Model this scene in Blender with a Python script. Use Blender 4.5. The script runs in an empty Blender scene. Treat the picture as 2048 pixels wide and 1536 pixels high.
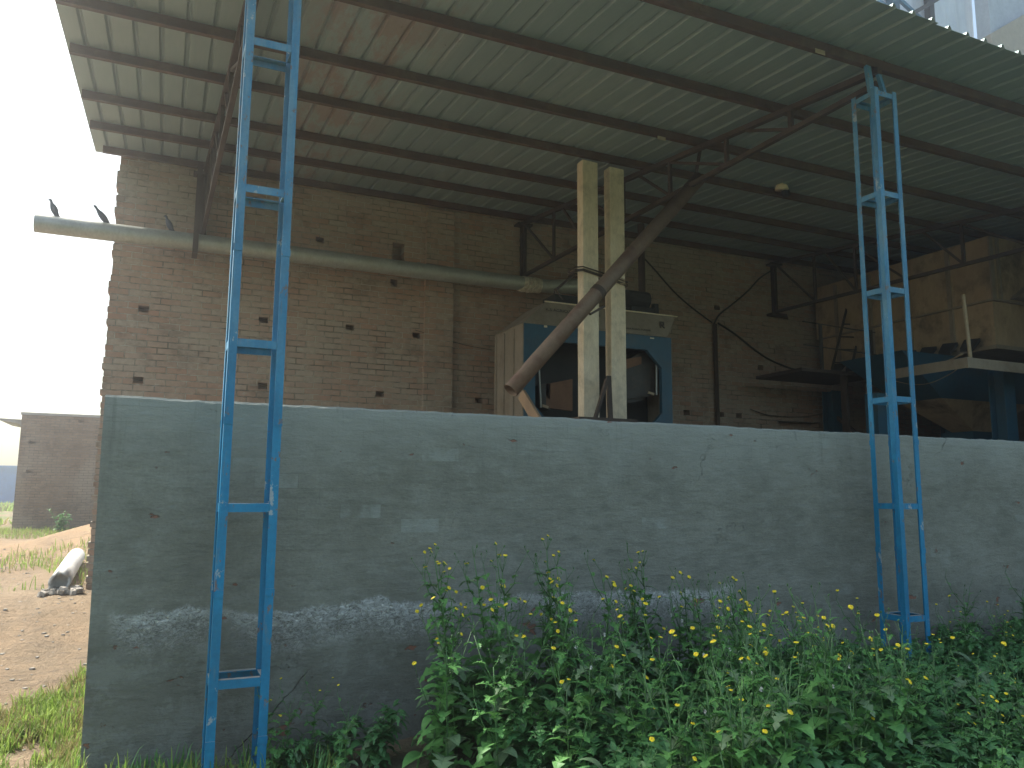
import bpy, math, random
from math import radians as R, sin, cos, pi, sqrt
from mathutils import Vector, Matrix, noise
random.seed(7)
S = bpy.context.scene
COL = S.collection

# ------------------------------------------------------------------ camera
F_PX = 1575.95
CAM = Vector((0, 0, 1.6))
yaw, pitch, roll = R(23.936), R(7.868), R(0.4176)
fw = Vector((sin(yaw) * cos(pitch), cos(yaw) * cos(pitch), sin(pitch)))
r0 = Vector((cos(yaw), -sin(yaw), 0)); u0 = r0.cross(fw)
rt = r0 * cos(roll) + u0 * sin(roll); up = -r0 * sin(roll) + u0 * cos(roll)
cam = bpy.data.cameras.new('camera'); co = bpy.data.objects.new('camera', cam); COL.objects.link(co)
cam.sensor_width = 36; cam.lens = F_PX / 2048 * 36; cam.clip_start = 0.05; cam.clip_end = 3000
mw = Matrix((rt, up, -fw)).transposed().to_4x4(); mw.translation = CAM
co.matrix_world = mw; S.camera = co

# ------------------------------------------------------------------ light
SUN_EL, SUN_AZ = 50, -42            # azimuth measured from +Y towards +X
S.world = bpy.data.worlds.new('World'); S.world.use_nodes = True
wn = S.world.node_tree; bgn = wn.nodes['Background']
sky = wn.nodes.new('ShaderNodeTexSky'); sky.sky_type = 'NISHITA'; sky.sun_disc = False
sky.sun_elevation = R(SUN_EL); sky.sun_rotation = R(SUN_AZ)
sky.air_density = 1.1; sky.dust_density = 4.0; sky.ozone_density = 1.0
mxs = wn.nodes.new('ShaderNodeMix'); mxs.data_type = 'RGBA'; mxs.blend_type = 'MULTIPLY'; mxs.inputs[0].default_value = 1
wn.links.new(sky.outputs[0], mxs.inputs[6]); mxs.inputs[7].default_value = (.98, 1.0, .90, 1)   # dusty plains sky, less blue
wn.links.new(mxs.outputs[2], bgn.inputs[0]); bgn.inputs[1].default_value = 0.145
sl = bpy.data.lights.new('sun', 'SUN'); sl.energy = 3.3; sl.angle = R(0.6); sl.color = (1, 0.95, 0.86)
so = bpy.data.objects.new('sun', sl); COL.objects.link(so)
sd = Vector((sin(R(SUN_AZ)) * cos(R(SUN_EL)), cos(R(SUN_AZ)) * cos(R(SUN_EL)), sin(R(SUN_EL))))
so.rotation_euler = sd.to_track_quat('Z', 'Y').to_euler(); so.location = (0, 0, 30)
S.view_settings.view_transform = 'Standard'; S.view_settings.look = 'None'
S.view_settings.gamma = 1; S.view_settings.exposure = 1.43
S.cycles.max_bounces = 10; S.cycles.diffuse_bounces = 7

# ------------------------------------------------------------------ helpers
def at(px, py, ax, v):
    """point of the photo (px, py) on the world plane ax = v"""
    d = fw + rt * ((px - 1024) / F_PX) - up * ((py - 768) / F_PX)
    i = 'XYZ'.index(ax); t = (v - CAM[i]) / d[i]
    return CAM + d * t

def nz(x, y, z=0.0): return noise.noise(Vector((x, y, z)))

class MB:
    def __init__(s): s.v = []; s.f = []; s.m = []; s.cur = 0
    def mat(s, i): s.cur = i; return s
    def vert(s, p): s.v.append(Vector(p)); return len(s.v) - 1
    def face(s, *ix): s.f.append(tuple(ix)); s.m.append(s.cur)
    def poly(s, pts): s.face(*[s.vert(p) for p in pts])
    def box(s, x0, x1, y0, y1, z0, z1):
        b = len(s.v)
        for z in (z0, z1):
            for p in ((x0, y0), (x1, y0), (x1, y1), (x0, y1)): s.v.append(Vector((p[0], p[1], z)))
        for q in ((0, 3, 2, 1), (4, 5, 6, 7), (0, 1, 5, 4), (1, 2, 6, 5), (2, 3, 7, 6), (3, 0, 4, 7)):
            s.face(*[b + i for i in q])
        return s
    def bar(s, p, q, w, h, ref=(0, 0, 1)):
        p = Vector(p); q = Vector(q); d = (q - p).normalized(); rf = Vector(ref)
        if abs(d.dot(rf)) > .95: rf = Vector((0, 1, 0))
        a = d.cross(rf).normalized() * (w / 2); c = a.cross(d).normalized() * (h / 2)
        b = len(s.v)
        for e in (p, q):
            for k in (-a - c, a - c, a + c, -a + c): s.v.append(e + k)
        for g in ((0, 3, 2, 1), (4, 5, 6, 7), (0, 1, 5, 4), (1, 2, 6, 5), (2, 3, 7, 6), (3, 0, 4, 7)):
            s.face(*[b + i for i in g])
        return s
    def tube(s, pts, rad, n=10, cap=True, sx=1.0):
        pts = [Vector(p) for p in pts]
        if not hasattr(rad, '__len__'): rad = [rad] * len(pts)
        b = len(s.v); ref = None
        for i, p in enumerate(pts):
            d = (pts[min(i + 1, len(pts) - 1)] - pts[max(i - 1, 0)]).normalized()
            if ref is None: ref = Vector((0, 0, 1)) if abs(d.z) < .9 else Vector((0, 1, 0))
            a = d.cross(ref).normalized(); c = a.cross(d).normalized(); ref = c
            for k in range(n):
                t = 2 * pi * k / n; s.v.append(p + (a * cos(t) * sx + c * sin(t)) * rad[i])
        for i in range(len(pts) - 1):
            for k in range(n):
                s.face(b + i * n + k, b + i * n + (k + 1) % n, b + (i + 1) * n + (k + 1) % n, b + (i + 1) * n + k)
        if cap:
            s.face(*[b + k for k in range(n)][::-1]); s.face(*[b + (len(pts) - 1) * n + k for k in range(n)])
        return s
    def prism(s, pts, off):
        """polygon extruded by the vector off"""
        off = Vector(off); n = len(pts); b = len(s.v)
        for p in pts: s.v.append(Vector(p))
        for p in pts: s.v.append(Vector(p) + off)
        s.face(*[b + i for i in range(n)]); s.face(*[b + n + i for i in range(n)][::-1])
        for i in range(n): s.face(b + i, b + n + i, b + n + (i + 1) % n, b + (i + 1) % n)
        return s
    def grid(s, nu, nv, fn):
        b = len(s.v)
        for j in range(nv):
            for i in range(nu): s.v.append(Vector(fn(i, j)))
        for j in range(nv - 1):
            for i in range(nu - 1):
                a = b + j * nu + i; s.face(a, a + 1, a + nu + 1, a + nu)
        return s
    def build(s, name, mats, parent=None, smooth=False, bevel=0):
        me = bpy.data.meshes.new(name)
        o0 = parent_origin(parent)
        me.from_pydata([v - o0 for v in s.v], [], s.f)
        if not isinstance(mats, (list, tuple)): mats = [mats]
        for m in mats: me.materials.append(m)
        me.polygons.foreach_set('material_index', s.m)
        if smooth: me.polygons.foreach_set('use_smooth', [True] * len(me.polygons))
        me.validate(); me.update()
        o = bpy.data.objects.new(name, me); COL.objects.link(o)
        if parent: o.parent = parent
        if bevel:
            md = o.modifiers.new('bevel', 'BEVEL'); md.width = bevel; md.segments = 2; md.limit_method = 'ANGLE'
        return o

def parent_origin(p):
    o = Vector((0, 0, 0))
    while p: o = o + p.location; p = p.parent
    return o

def tag(o, label=None, cat=None, group=None, kind=None):
    if label: o['label'] = label
    if cat: o['category'] = cat
    if group: o['group'] = group
    if kind: o['kind'] = kind
    return o
def empty(name, loc, label, cat, group=None):
    o = bpy.data.objects.new(name, None); COL.objects.link(o); o.location = loc; o.empty_display_size = .1
    return tag(o, label, cat, group)
def kids(o): return [c for c in ALLKIDS.get(o.name, [])]
ALLKIDS = {}
def copy_tree(o, parent=None):
    c = o.copy(); COL.objects.link(c); c.parent = parent
    for ch in list(o.children):
        if ch.name.startswith('flower_head') and random.random() < .58: continue      # every plant has its own number of open flowers
        copy_tree(ch, c)
    return c

# ------------------------------------------------------------------ material helpers
class NT:
    def __init__(s, name):
        s.m = bpy.data.materials.new(name); s.m.use_nodes = True; s.t = s.m.node_tree
        s.b = s.t.nodes['Principled BSDF']; s.out = s.t.nodes['Material Output']
        g = s.t.nodes.new('ShaderNodeNewGeometry'); s.pos = g.outputs['Position']; s.geo = g
    def n(s, ty, **k):
        nd = s.t.nodes.new(ty)
        for a, v in k.items(): setattr(nd, a, v)
        return nd
    def l(s, a, b): s.t.links.new(a, b)
    def setin(s, nd, i, v):
        if hasattr(v, 'is_linked'): s.l(v, nd.inputs[i])
        else: nd.inputs[i].default_value = v
    def sc(s, v=(1, 1, 1), src=None, off=(0, 0, 0)):
        mp = s.n('ShaderNodeMapping'); s.l(src or s.pos, mp.inputs[0]); mp.inputs['Scale'].default_value = v
        mp.inputs['Location'].default_value = off
        return mp.outputs[0]
    def noise(s, scale, detail=4, rough=.55, vec=None, dist=0):
        nd = s.n('ShaderNodeTexNoise'); s.l(vec or s.pos, nd.inputs['Vector']); nd.inputs['Scale'].default_value = scale
        nd.inputs['Detail'].default_value = detail; nd.inputs['Roughness'].default_value = rough
        nd.inputs['Distortion'].default_value = dist
        return nd.outputs[0]
    def ramp(s, v, a, b, lo=0.0, hi=1.0):
        nd = s.n('ShaderNodeMapRange'); s.l(v, nd.inputs[0]); nd.inputs[1].default_value = a; nd.inputs[2].default_value = b
        nd.inputs[3].default_value = lo; nd.inputs[4].default_value = hi
        return nd.outputs[0]
    def math(s, op, a, b=0.0):
        nd = s.n('ShaderNodeMath', operation=op); s.setin(nd, 0, a); s.setin(nd, 1, b); return nd.outputs[0]
    def mix(s, f, a, b, mode='MIX'):
        nd = s.n('ShaderNodeMix', data_type='RGBA', blend_type=mode)
        s.setin(nd, 0, f)
        for i, v in ((6, a), (7, b)):
            if hasattr(v, 'is_linked'): s.l(v, nd.inputs[i])
            else: nd.inputs[i].default_value = (*v, 1) if len(v) == 3 else v
        return nd.outputs[2]
    def xyz(s):
        nd = s.n('ShaderNodeSeparateXYZ'); s.l(s.pos, nd.inputs[0]); return nd.outputs
    def comb(s, x, y, z):
        nd = s.n('ShaderNodeCombineXYZ'); s.setin(nd, 0, x); s.setin(nd, 1, y); s.setin(nd, 2, z); return nd.outputs[0]
    def bump(s, h, strength=.5, dist=.01):
        nd = s.n('ShaderNodeBump'); s.l(h, nd.inputs['Height']); nd.inputs['Strength'].default_value = strength
        nd.inputs['Distance'].default_value = dist; s.l(nd.outputs[0], s.b.inputs['Normal'])
    def fin(s, col, rough=.8, metal=0.0, spec=.5):
        s.setin(s.b, 'Base Color', col if hasattr(col, 'is_linked') else (*col, 1))
        s.setin(s.b, 'Roughness', rough); s.b.inputs['Metallic'].default_value = metal
        s.b.inputs['Specular IOR Level'].default_value = spec
        return s.m

def simple(name, c1, c2, scale=6, rough=.8, metal=0.0, bump=.3, stretch=(1, 1, 1), dirt=None, dscale=2.5, damt=.5, bdist=.004, spec=.5):
    t = NT(name); v = t.sc(stretch)
    n1 = t.noise(scale, 6, .65, v); n2 = t.noise(scale * 9, 4, .6, v)
    c = t.mix(t.ramp(n1, .35, .65), c1, c2)
    c = t.mix(t.ramp(n2, .3, .7, 0, .35), c, tuple(x * .55 for x in c1))
    if dirt:
        d = t.noise(dscale, 6, .7, t.sc((1, 1, 1), off=(3, 7, 1)))
        c = t.mix(t.ramp(d, .5, .68, 0, damt), c, dirt)
    t.bump(t.math('ADD', n1, t.math('MULTIPLY', n2, .5)), bump, bdist)
    return t.fin(c, rough, metal, spec)

# plaster of the low wall
def m_plaster():
    t = NT('grey_cement_plaster'); x, y, z = t.xyz()
    big = t.noise(1.3, 5, .6); mid = t.noise(6.5, 8, .72, t.sc((1, 1, 2.0))); fine = t.noise(60, 4, .6)
    streak = t.noise(5.0, 6, .7, t.sc((1, 1, 4.5)))
    c = t.mix(t.ramp(big, .35, .65), (.180, .182, .155), (.235, .238, .206))
    c = t.mix(t.ramp(mid, .50, .62, 0, .42), c, (.275, .29, .26))
    c = t.mix(t.ramp(mid, .36, .46, .35, 0), c, (.095, .10, .085))
    c = t.mix(t.ramp(streak, .52, .66, 0, .42), c, (.11, .112, .092))
    c = t.mix(t.ramp(fine, .35, .7, 0, .35), c, (.115, .125, .108))
    # paler tone close to the coping
    n0 = t.noise(2.2, 4, .6, t.sc((1, 1, 1), off=(5, 2, 0)))
    tp = t.ramp(t.math('ADD', z, t.math('MULTIPLY', n0, .55)), 1.95, 2.35, 0, .65)
    c = t.mix(tp, c, (.29, .31, .29))
    # pale filled putlog patches
    vo = t.n('ShaderNodeTexBrick'); t.l(t.comb(x, z, 0.0), vo.inputs['Vector'])
    vo.inputs['Scale'].default_value = 1; vo.inputs['Brick Width'].default_value = .24; vo.inputs['Row Height'].default_value = .085
    vo.inputs['Mortar Size'].default_value = .004; vo.inputs['Mortar Smooth'].default_value = 1
    vo.inputs['Color1'].default_value = (0, 0, 0, 1); vo.inputs['Color2'].default_value = (1, 1, 1, 1); vo.inputs['Mortar'].default_value = (.5, .5, .5, 1)
    sel = t.ramp(vo.outputs[0], .93, .97)
    sm = t.ramp(t.noise(9, 4, .6), .4, .6)
    c = t.mix(t.math('MULTIPLY', t.math('MULTIPLY', sel, sm), .5), c, (.29, .32, .30))
    # faint courses of the brickwork reading through
    c = t.mix(t.math('MULTIPLY', vo.outputs[1], t.ramp(t.noise(1.7, 4, .6, t.sc((1, 1, 1), off=(9, 9, 9))), .5, .68, 0, .35)), c, (.08, .085, .075))
    # salt line: crusty white band that wanders along the wall, damp below it
    w = t.noise(1.1, 3, .5, t.comb(x, 0.0, 4.0)); w2 = t.noise(7, 4, .7, t.comb(x, 0.0, t.math('MULTIPLY', z, .6)))
    zl = t.math('ADD', .80, t.math('ADD', t.math('MULTIPLY', w, .22), t.math('MULTIPLY', w2, .14)))
    d = t.math('SUBTRACT', zl, z)                       # >0 below the line
    crust = t.noise(26, 7, .75, t.sc((1, 1, 1.5)), 1.6)
    band = t.math('MULTIPLY', t.ramp(d, -.01, .02), t.ramp(d, .05, .24, 1, 0))
    patch = t.ramp(t.noise(1.6, 4, .6, t.sc((1, 1, .4), off=(1.5, 0, 3))), .36, .50)
    right = t.math('ADD', t.math('MULTIPLY', t.ramp(x, -.2, -.02), t.ramp(x, 1.35, 1.8, 1, 0)), t.math('MULTIPLY', t.math('MULTIPLY', t.ramp(x, 1.7, 2.0), t.ramp(x, 3.6, 3.8, 1, 0)), .55))
    curl = t.math('ABSOLUTE', t.math('SUBTRACT', t.noise(13, 5, .7, t.sc((1, 1, 1.6), off=(4, 0, 1)), 2.2), .5))
    curl = t.ramp(curl, .02, .08, 1, .30)
    sm2 = t.math('MULTIPLY', t.math('MULTIPLY', band, patch), t.math('MULTIPLY', right, t.math('MULTIPLY', curl, t.ramp(crust, .36, .52))))
    below = t.ramp(d, 0, .15)
    c = t.mix(t.math('MULTIPLY', below, .38), c, (.085, .086, .07))
    c = t.mix(t.math('MULTIPLY', below, t.ramp(t.noise(4.5, 7, .75), .5, .57, 0, .6)), c, (.215, .225, .20))
    edge = t.math('MULTIPLY', t.math('MULTIPLY', t.ramp(d, .0, .015), t.ramp(d, .03, .10, 1, 0)), t.math('MULTIPLY', patch, right))
    c = t.mix(t.math('MULTIPLY', edge, t.ramp(crust, .40, .52, 0, .8)), c, (.62, .64, .62))
    c = t.mix(t.math('MULTIPLY', sm2, .95), c, (.78, .79, .77))
    drip = t.ramp(t.noise(9, 5, .7, t.sc((1, 1, .07), off=(3, 0, 0))), .56, .66)
    c = t.mix(t.math('MULTIPLY', drip, t.ramp(z, 1.45, 2.05, 0, .4)), c, (.10, .105, .09))
    # bare brick where plaster has come off
    br = t.noise(5.5, 5, .6, t.sc((1, 1, 1.8), off=(11, 0, 5)))
    spot = t.math('MULTIPLY', t.ramp(t.math('ADD', br, t.math('MULTIPLY', below, .035)), .69, .71), 1.0)
    c = t.mix(t.math('MULTIPLY', spot, .75), c, (.25, .095, .06))
    # hairline cracks
    vc = t.n('ShaderNodeTexVoronoi', feature='DISTANCE_TO_EDGE')
    wv = t.math('MULTIPLY', t.noise(5, 5, .7), 1.2)
    t.l(t.comb(t.math('ADD', x, wv), 0.0, t.math('ADD', z, wv)), vc.inputs['Vector']); vc.inputs['Scale'].default_value = .9
    ck = t.math('MULTIPLY', t.ramp(vc.outputs['Distance'], 0.0, .0035, 1, 0), t.ramp(t.noise(1.2, 2), .56, .62))
    c = t.mix(t.math('MULTIPLY', ck, .35), c, (.05, .05, .046))
    h = t.math('ADD', t.math('MULTIPLY', mid, .7), t.math('ADD', t.math('MULTIPLY', fine, .15), t.math('MULTIPLY', streak, .7)))
    h = t.math('SUBTRACT', t.math('ADD', h, t.math('MULTIPLY', sm2, .8)), t.math('ADD', t.math('MULTIPLY', spot, .6), ck))
    t.bump(h, 1.0, .013)
    return t.fin(c, .93, 0, .25)

def m_brick(name, cols, mortar, bw=.235, rh=.077, plane='XZ', lime=.3, dust=(.37, .335, .275)):
    t = NT(name); x, y, z = t.xyz()
    wob = t.noise(2.5, 3); wob2 = t.math('MULTIPLY', t.math('SUBTRACT', wob, .5), .012)
    u = x if plane == 'XZ' else y
    b = t.n('ShaderNodeTexBrick'); t.l(t.comb(t.math('ADD', u, wob2), t.math('ADD', z, wob2), 0.0), b.inputs['Vector'])
    b.inputs['Scale'].default_value = 1; b.inputs['Brick Width'].default_value = bw; b.inputs['Row Height'].default_value = rh
    b.inputs['Mortar Size'].default_value = .0065; b.inputs['Mortar Smooth'].default_value = .3
    b.offset = .5
    b.inputs['Color1'].default_value = (0, 0, 0, 1); b.inputs['Color2'].default_value = (1, 1, 1, 1); b.inputs['Mortar'].default_value = (.5, .5, .5, 1)
    c = t.mix(b.outputs[0], cols[0], cols[1])
    n = t.noise(14, 5, .65); big = t.noise(.8, 4, .6)
    c = t.mix(t.ramp(n, .35, .7, 0, .7), c, cols[2])
    c = t.mix(t.ramp(big, .4, .65, 0, .45), c, dust)
    c = t.mix(t.ramp(t.noise(2.2, 6, .7, t.sc((1, 1, 1.3), off=(6, 2, 2))), .54, .66, 0, .45), c, tuple(k * .45 for k in cols[2]))
    gaps = t.ramp(t.noise(3.2, 5, .7, t.sc((1, 1, 1), off=(4, 4, 4))), .42, .6)     # joints raked out in places, flush in others
    mc = t.mix(gaps, mortar, tuple(k * .42 for k in mortar))
    c = t.mix(b.outputs[1], c, mc)
    lm = t.ramp(t.noise(6, 7, .75, t.sc((1, 1, 2.2), off=(2, 8, 2))), .60, .70, 0, lime)
    c = t.mix(lm, c, (.42, .39, .34))
    h = t.math('ADD', t.math('SUBTRACT', 1.0, t.math('MULTIPLY', b.outputs[1], t.math('ADD', .35, gaps))), t.math('MULTIPLY', n, .6))
    t.bump(h, .9, .014)
    return t.fin(c, .95, 0, .2)

def m_sheet():
    t = NT('galvanised_roof_sheet'); oi = t.n('ShaderNodeObjectInfo')
    st = t.noise(3.5, 5, .6, t.sc((9, .7, 1))); big = t.noise(.6, 4, .6)
    c = t.mix(oi.outputs['Random'], (.26, .325, .325), (.325, .39, .385))
    c = t.mix(t.ramp(st, .35, .7, 0, .45), c, (.205, .295, .29))
    c = t.mix(t.ramp(big, .45, .65, 0, .3), c, (.235, .35, .35))
    x, y, z = t.xyz()
    rs = t.noise(2.6, 6, .72, t.sc((1.6, .55, 1), off=(1.1, .2, 0)))
    near = t.math('MULTIPLY', t.ramp(x, .75, 1.0), t.ramp(x, 1.6, 2.1, 1, 0))
    c = t.mix(t.math('MULTIPLY', near, t.ramp(rs, .45, .58, 0, .55)), c, (.30, .17, .12))
    c = t.mix(t.ramp(rs, .66, .73, 0, .6), c, (.17, .10, .06))
    sp = t.noise(11, 5, .7, t.sc((1, .7, 1), off=(7, 1, 0)))
    c = t.mix(t.ramp(sp, .70, .76, 0, .75), c, (.07, .055, .035))
    t.bump(st, .15, .004)
    return t.fin(c, .55, .25, .4)

def m_blue(name, dusty=.55):
    t = NT(name); x, y, z = t.xyz()
    n = t.noise(3.0, 6, .7, t.sc((6, 6, 1))); f = t.noise(45, 4, .6)
    c = t.mix(t.ramp(n, .35, .7), (.002, .165, .34), (.008, .215, .40))
    dz = t.ramp(t.math('ADD', z, t.math('MULTIPLY', t.noise(.9, 2, .5, t.comb(t.math('MULTIPLY', x, 3.0), y, z)), 2.2)), 3.0, 4.1, .06, 1)
    dn = t.ramp(n, .42, .60)
    c = t.mix(t.math('MULTIPLY', t.math('MULTIPLY', dz, t.math('ADD', .45, t.math('MULTIPLY', dn, .55))), dusty), c, (.20, .27, .28))
    chip = t.ramp(t.noise(17, 6, .75, t.sc((1, 1, .55))), .60, .62)
    c = t.mix(t.math('MULTIPLY', chip, .85), c, (.20, .12, .08))
    sc_ = t.ramp(t.noise(26, 5, .75, t.sc((1, 1, .12), off=(2, 1, 0))), .60, .66)
    c = t.mix(t.math('MULTIPLY', sc_, .45), c, (.16, .20, .20))
    gr = t.ramp(t.noise(2.2, 5, .7), .45, .62); c = t.mix(t.math('MULTIPLY', gr, .35), c, (.02, .09, .15))
    wt = t.ramp(t.noise(9, 5, .7, t.sc((1, 1, .6), off=(5, 5, 5))), .64, .66)
    c = t.mix(t.math('MULTIPLY', wt, .7), c, (.42, .42, .40))
    # dust lying on upward faces
    nm = t.n('ShaderNodeSeparateXYZ'); t.l(t.geo.outputs['Normal'], nm.inputs[0])
    c = t.mix(t.ramp(nm.outputs[2], .5, .9, 0, .85), c, (.36, .33, .27))
    c = t.mix(t.ramp(f, .4, .7, 0, .2), c, (.01, .05, .10))
    t.bump(t.math('ADD', f, t.math('MULTIPLY', chip, -1.0)), .3, .003)
    return t.fin(c, .62, 0, .3)

def m_ground():
    t = NT('sandy_earth'); x, y, z = t.xyz()
    big = t.noise(.35, 5, .6); mid = t.noise(1.6, 6, .7, t.sc((1, .6, 1))); fine = t.noise(25, 6, .7)
    c = t.mix(t.ramp(big, .35, .65), (.27, .19, .12), (.335, .26, .18))
    c = t.mix(t.ramp(mid, .45, .65, 0, .6), c, (.19, .155, .115))
    c = t.mix(t.ramp(t.noise(3.4, 6, .75, t.sc((1, .5, 1), off=(3, 3, 3))), .62, .72, 0, .5), c, (.16, .13, .10))
    c = t.mix(t.ramp(fine, .4, .7, 0, .5), c, (.20, .15, .10))
    sand = t.math('MULTIPLY', t.ramp(y, 13.0, 15.0), t.ramp(y, 19.0, 22.0, 1, 0))
    c = t.mix(t.math('MULTIPLY', sand, t.ramp(mid, .3, .6, 1, .4)), c, (.40, .265, .155))
    g = t.ramp(t.noise(.5, 6, .7, t.sc((1, .35, 1), off=(8, 1, 0))), .46, .60)
    near = t.ramp(y, 3.9, 4.7, 1, 0)                       # overgrown ground in front of the wall
    c = t.mix(t.math('MULTIPLY', near, t.ramp(mid, .25, .5, .7, 1)), c, (.105, .140, .075))
    ins = t.math('MULTIPLY', t.math('MULTIPLY', t.ramp(y, 4.6, 4.8), t.ramp(y, 10.3, 10.5, 1, 0)), t.ramp(x, -.2, .8))
    c = t.mix(ins, c, (.24, .19, .125))                  # dusty dark floor of the shed
    far = t.ramp(y, 24, 34)
    c = t.mix(t.math('MULTIPLY', far, g), c, (.12, .20, .05))
    ru = t.noise(7, 6, .75, t.sc((.6, 1.6, 1)))
    c = t.mix(t.ramp(ru, .52, .66, 0, .55), c, (.15, .12, .09)); c = t.mix(t.ramp(ru, .36, .44, .35, 0), c, (.36, .28, .19))
    t.bump(t.math('ADD', t.math('MULTIPLY', mid, 1.5), t.math('ADD', ru, t.math('MULTIPLY', fine, .5))), 1.0, .06)
    return t.fin(c, .95, 0, .15)

def m_leaf(name, c1, c2, vein=(.10, .17, .06), tr=.25, rough=.5):
    t = NT(name); oi = t.n('ShaderNodeObjectInfo')
    n = t.noise(9, 4, .6); r = t.n('ShaderNodeTexNoise')
    c = t.mix(t.ramp(n, .3, .7), c1, c2)
    c = t.mix(t.math('MULTIPLY', oi.outputs['Random'], .5), c, tuple(k * .6 for k in c1))
    sp = t.ramp(t.noise(60, 3, .6), .62, .72, 0, .35)
    c = t.mix(sp, c, vein)
    m = t.fin(c, rough, 0, .4)
    trn = t.n('ShaderNodeBsdfTranslucent'); t.l(c, trn.inputs[0])
    mx = t.n('ShaderNodeMixShader'); mx.inputs[0].default_value = tr
    t.l(t.b.outputs[0], mx.inputs[1]); t.l(trn.outputs[0], mx.inputs[2]); t.l(mx.outputs[0], t.out.inputs[0])
    return m

M = {}
M['plaster'] = m_plaster()
M['brick'] = m_brick('old_brick', ((.40, .225, .155), (.40, .32, .25), (.27, .20, .15)), (.40, .36, .29), lime=.75)
M['brick2'] = m_brick('brown_brick', ((.20, .14, .09), (.27, .195, .13), (.16, .12, .085)), (.20, .17, .145), lime=.12)
M['sheet'] = m_sheet()
M['blue'] = m_blue('blue_paint')
M['rust'] = simple('rusty_primer_steel', (.11, .055, .035), (.085, .065, .05), 3, .75, .1, .4, (1, 1, 1), (.17, .12, .08), 4, .5)
M['darksteel'] = simple('dark_brown_steel', (.055, .038, .028), (.085, .06, .045), 5, .7, .1, .3)
M['oldpipe'] = simple('rusty_brown_tube', (.15, .10, .07), (.20, .14, .10), 4, .6, .1, .3, (1, 1, 1), (.10, .045, .03), 5, .7)
M['galv'] = simple('galvanised_pipe', (.34, .355, .325), (.42, .43, .40), 3, .42, .35, .15, (1.5, 1, 1), (.26, .22, .15), 5, .35, .002)
M['concrete'] = simple('precast_concrete', (.66, .54, .38), (.75, .65, .49), 3, .85, 0, .4, (2, 2, .6), (.30, .25, .18), 7, .45)
M['beige'] = simple('beige_machine_paint', (.24, .20, .15), (.30, .25, .19), 2.2, .6, .05, .15, (1, 1, .5), (.16, .11, .07), 4, .6, .003)
M['beige_dirty'] = simple('stained_cream_paint', (.36, .25, .15), (.46, .34, .21), 1.8, .65, 0, .2, (1, 1, .45), (.07, .055, .04), 2.2, .8, .003)
M['mblue'] = simple('blue_machine_paint', (.008, .068, .115), (.014, .085, .135), 3, .5, 0, .15, (1, 1, .5), (.07, .07, .06), 3, .4, .003)
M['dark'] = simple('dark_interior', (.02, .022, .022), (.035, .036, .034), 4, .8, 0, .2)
M['grey'] = simple('dusty_grey_metal', (.042, .042, .038), (.062, .06, .054), 3, .6, .2, .2, (1, 1, 1), (.13, .08, .05), 3, .5)
M['orange'] = simple('rusty_orange_panel', (.20, .10, .05), (.15, .07, .035), 4, .7, 0, .2)
M['cable'] = simple('black_cable', (.02, .018, .016), (.035, .03, .028), 8, .6, 0, .1)
M['rope'] = simple('pale_rope', (.34, .27, .18), (.42, .34, .24), 20, .9, 0, .3)
M['wrap'] = simple('plastic_wrap', (.74, .68, .56), (.40, .33, .24), 12, .45, 0, .6, (3, 1, 1), (.09, .06, .04), 14, .6, .01)
M['wood'] = simple('weathered_plank', (.30, .20, .12), (.22, .145, .09), 3, .85, 0, .4, (5, 5, .6))
M['cream'] = simple('cream_enamel', (.70, .58, .38), (.78, .66, .46), 8, .4, 0, .1)
M['bird'] = simple('pigeon_feathers', (.045, .055, .075), (.09, .10, .125), 14, .8, 0, .2)
M['ccp'] = simple('concrete_pipe_grey', (.46, .45, .42), (.56, .55, .52), 3, .85, 0, .4, (1, 1, 1), (.30, .27, .22), 5, .4)
M['rubble'] = simple('rubble', (.26, .24, .21), (.42, .39, .35), 9, .95, 0, .8)
M['slab'] = simple('grey_slab', (.30, .29, .27), (.38, .37, .35), 3, .9, 0, .3)
M['shed'] = simple('pale_blue_sheeting', (.005, .20, .58), (.01, .24, .64), .4, .6, 0, .1)
M['ink'] = simple('stencil_ink', (.06, .05, .04), (.08, .065, .05), 12, .8, 0, .1)
M['tarp'] = simple('white_sheeting', (.66, .70, .76), (.76, .78, .82), .6, .35, 0, .1, (1, 1, .3), (.52, .56, .66), .9, .6)
M['tan'] = simple('tan_panel', (.42, .36, .28), (.48, .42, .33), 1, .7, 0, .1)
M['palegrey'] = simple('pale_grey_panel', (.48, .52, .57), (.54, .57, .62), 1, .6, 0, .1)
M['ground'] = m_ground()
M['leafA'] = m_leaf('sow_thistle_leaf', (.085, .245, .065), (.150, .350, .095))
M['leafB'] = m_leaf('dark_mallow_leaf', (.058, .185, .060), (.110, .270, .090), tr=.2)
M['leafC'] = m_leaf('pale_leaf', (.13, .22, .11), (.19, .29, .16))
M['stem'] = m_leaf('green_stem', (.06, .15, .05), (.10, .20, .07), tr=.05)
M['petal'] = simple('yellow_petals', (.72, .60, .012), (.80, .66, .02), 30, .6, 0, .1)
M['petal2'] = simple('flower_centre', (.62, .40, .01), (.66, .42, .01), 30, .7, 0, .1)
M['fluff'] = simple('white_fluff', (.72, .74, .72), (.8, .8, .8), 30, .9, 0, .2)
M['grass'] = m_leaf('grass_blade', (.20, .34, .055), (.36, .44, .12), vein=(.45, .45, .18), tr=.45, rough=.6)
M['drygrass'] = m_leaf('dry_grass', (.30, .27, .11), (.38, .33, .16), tr=.3, rough=.8)

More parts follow.
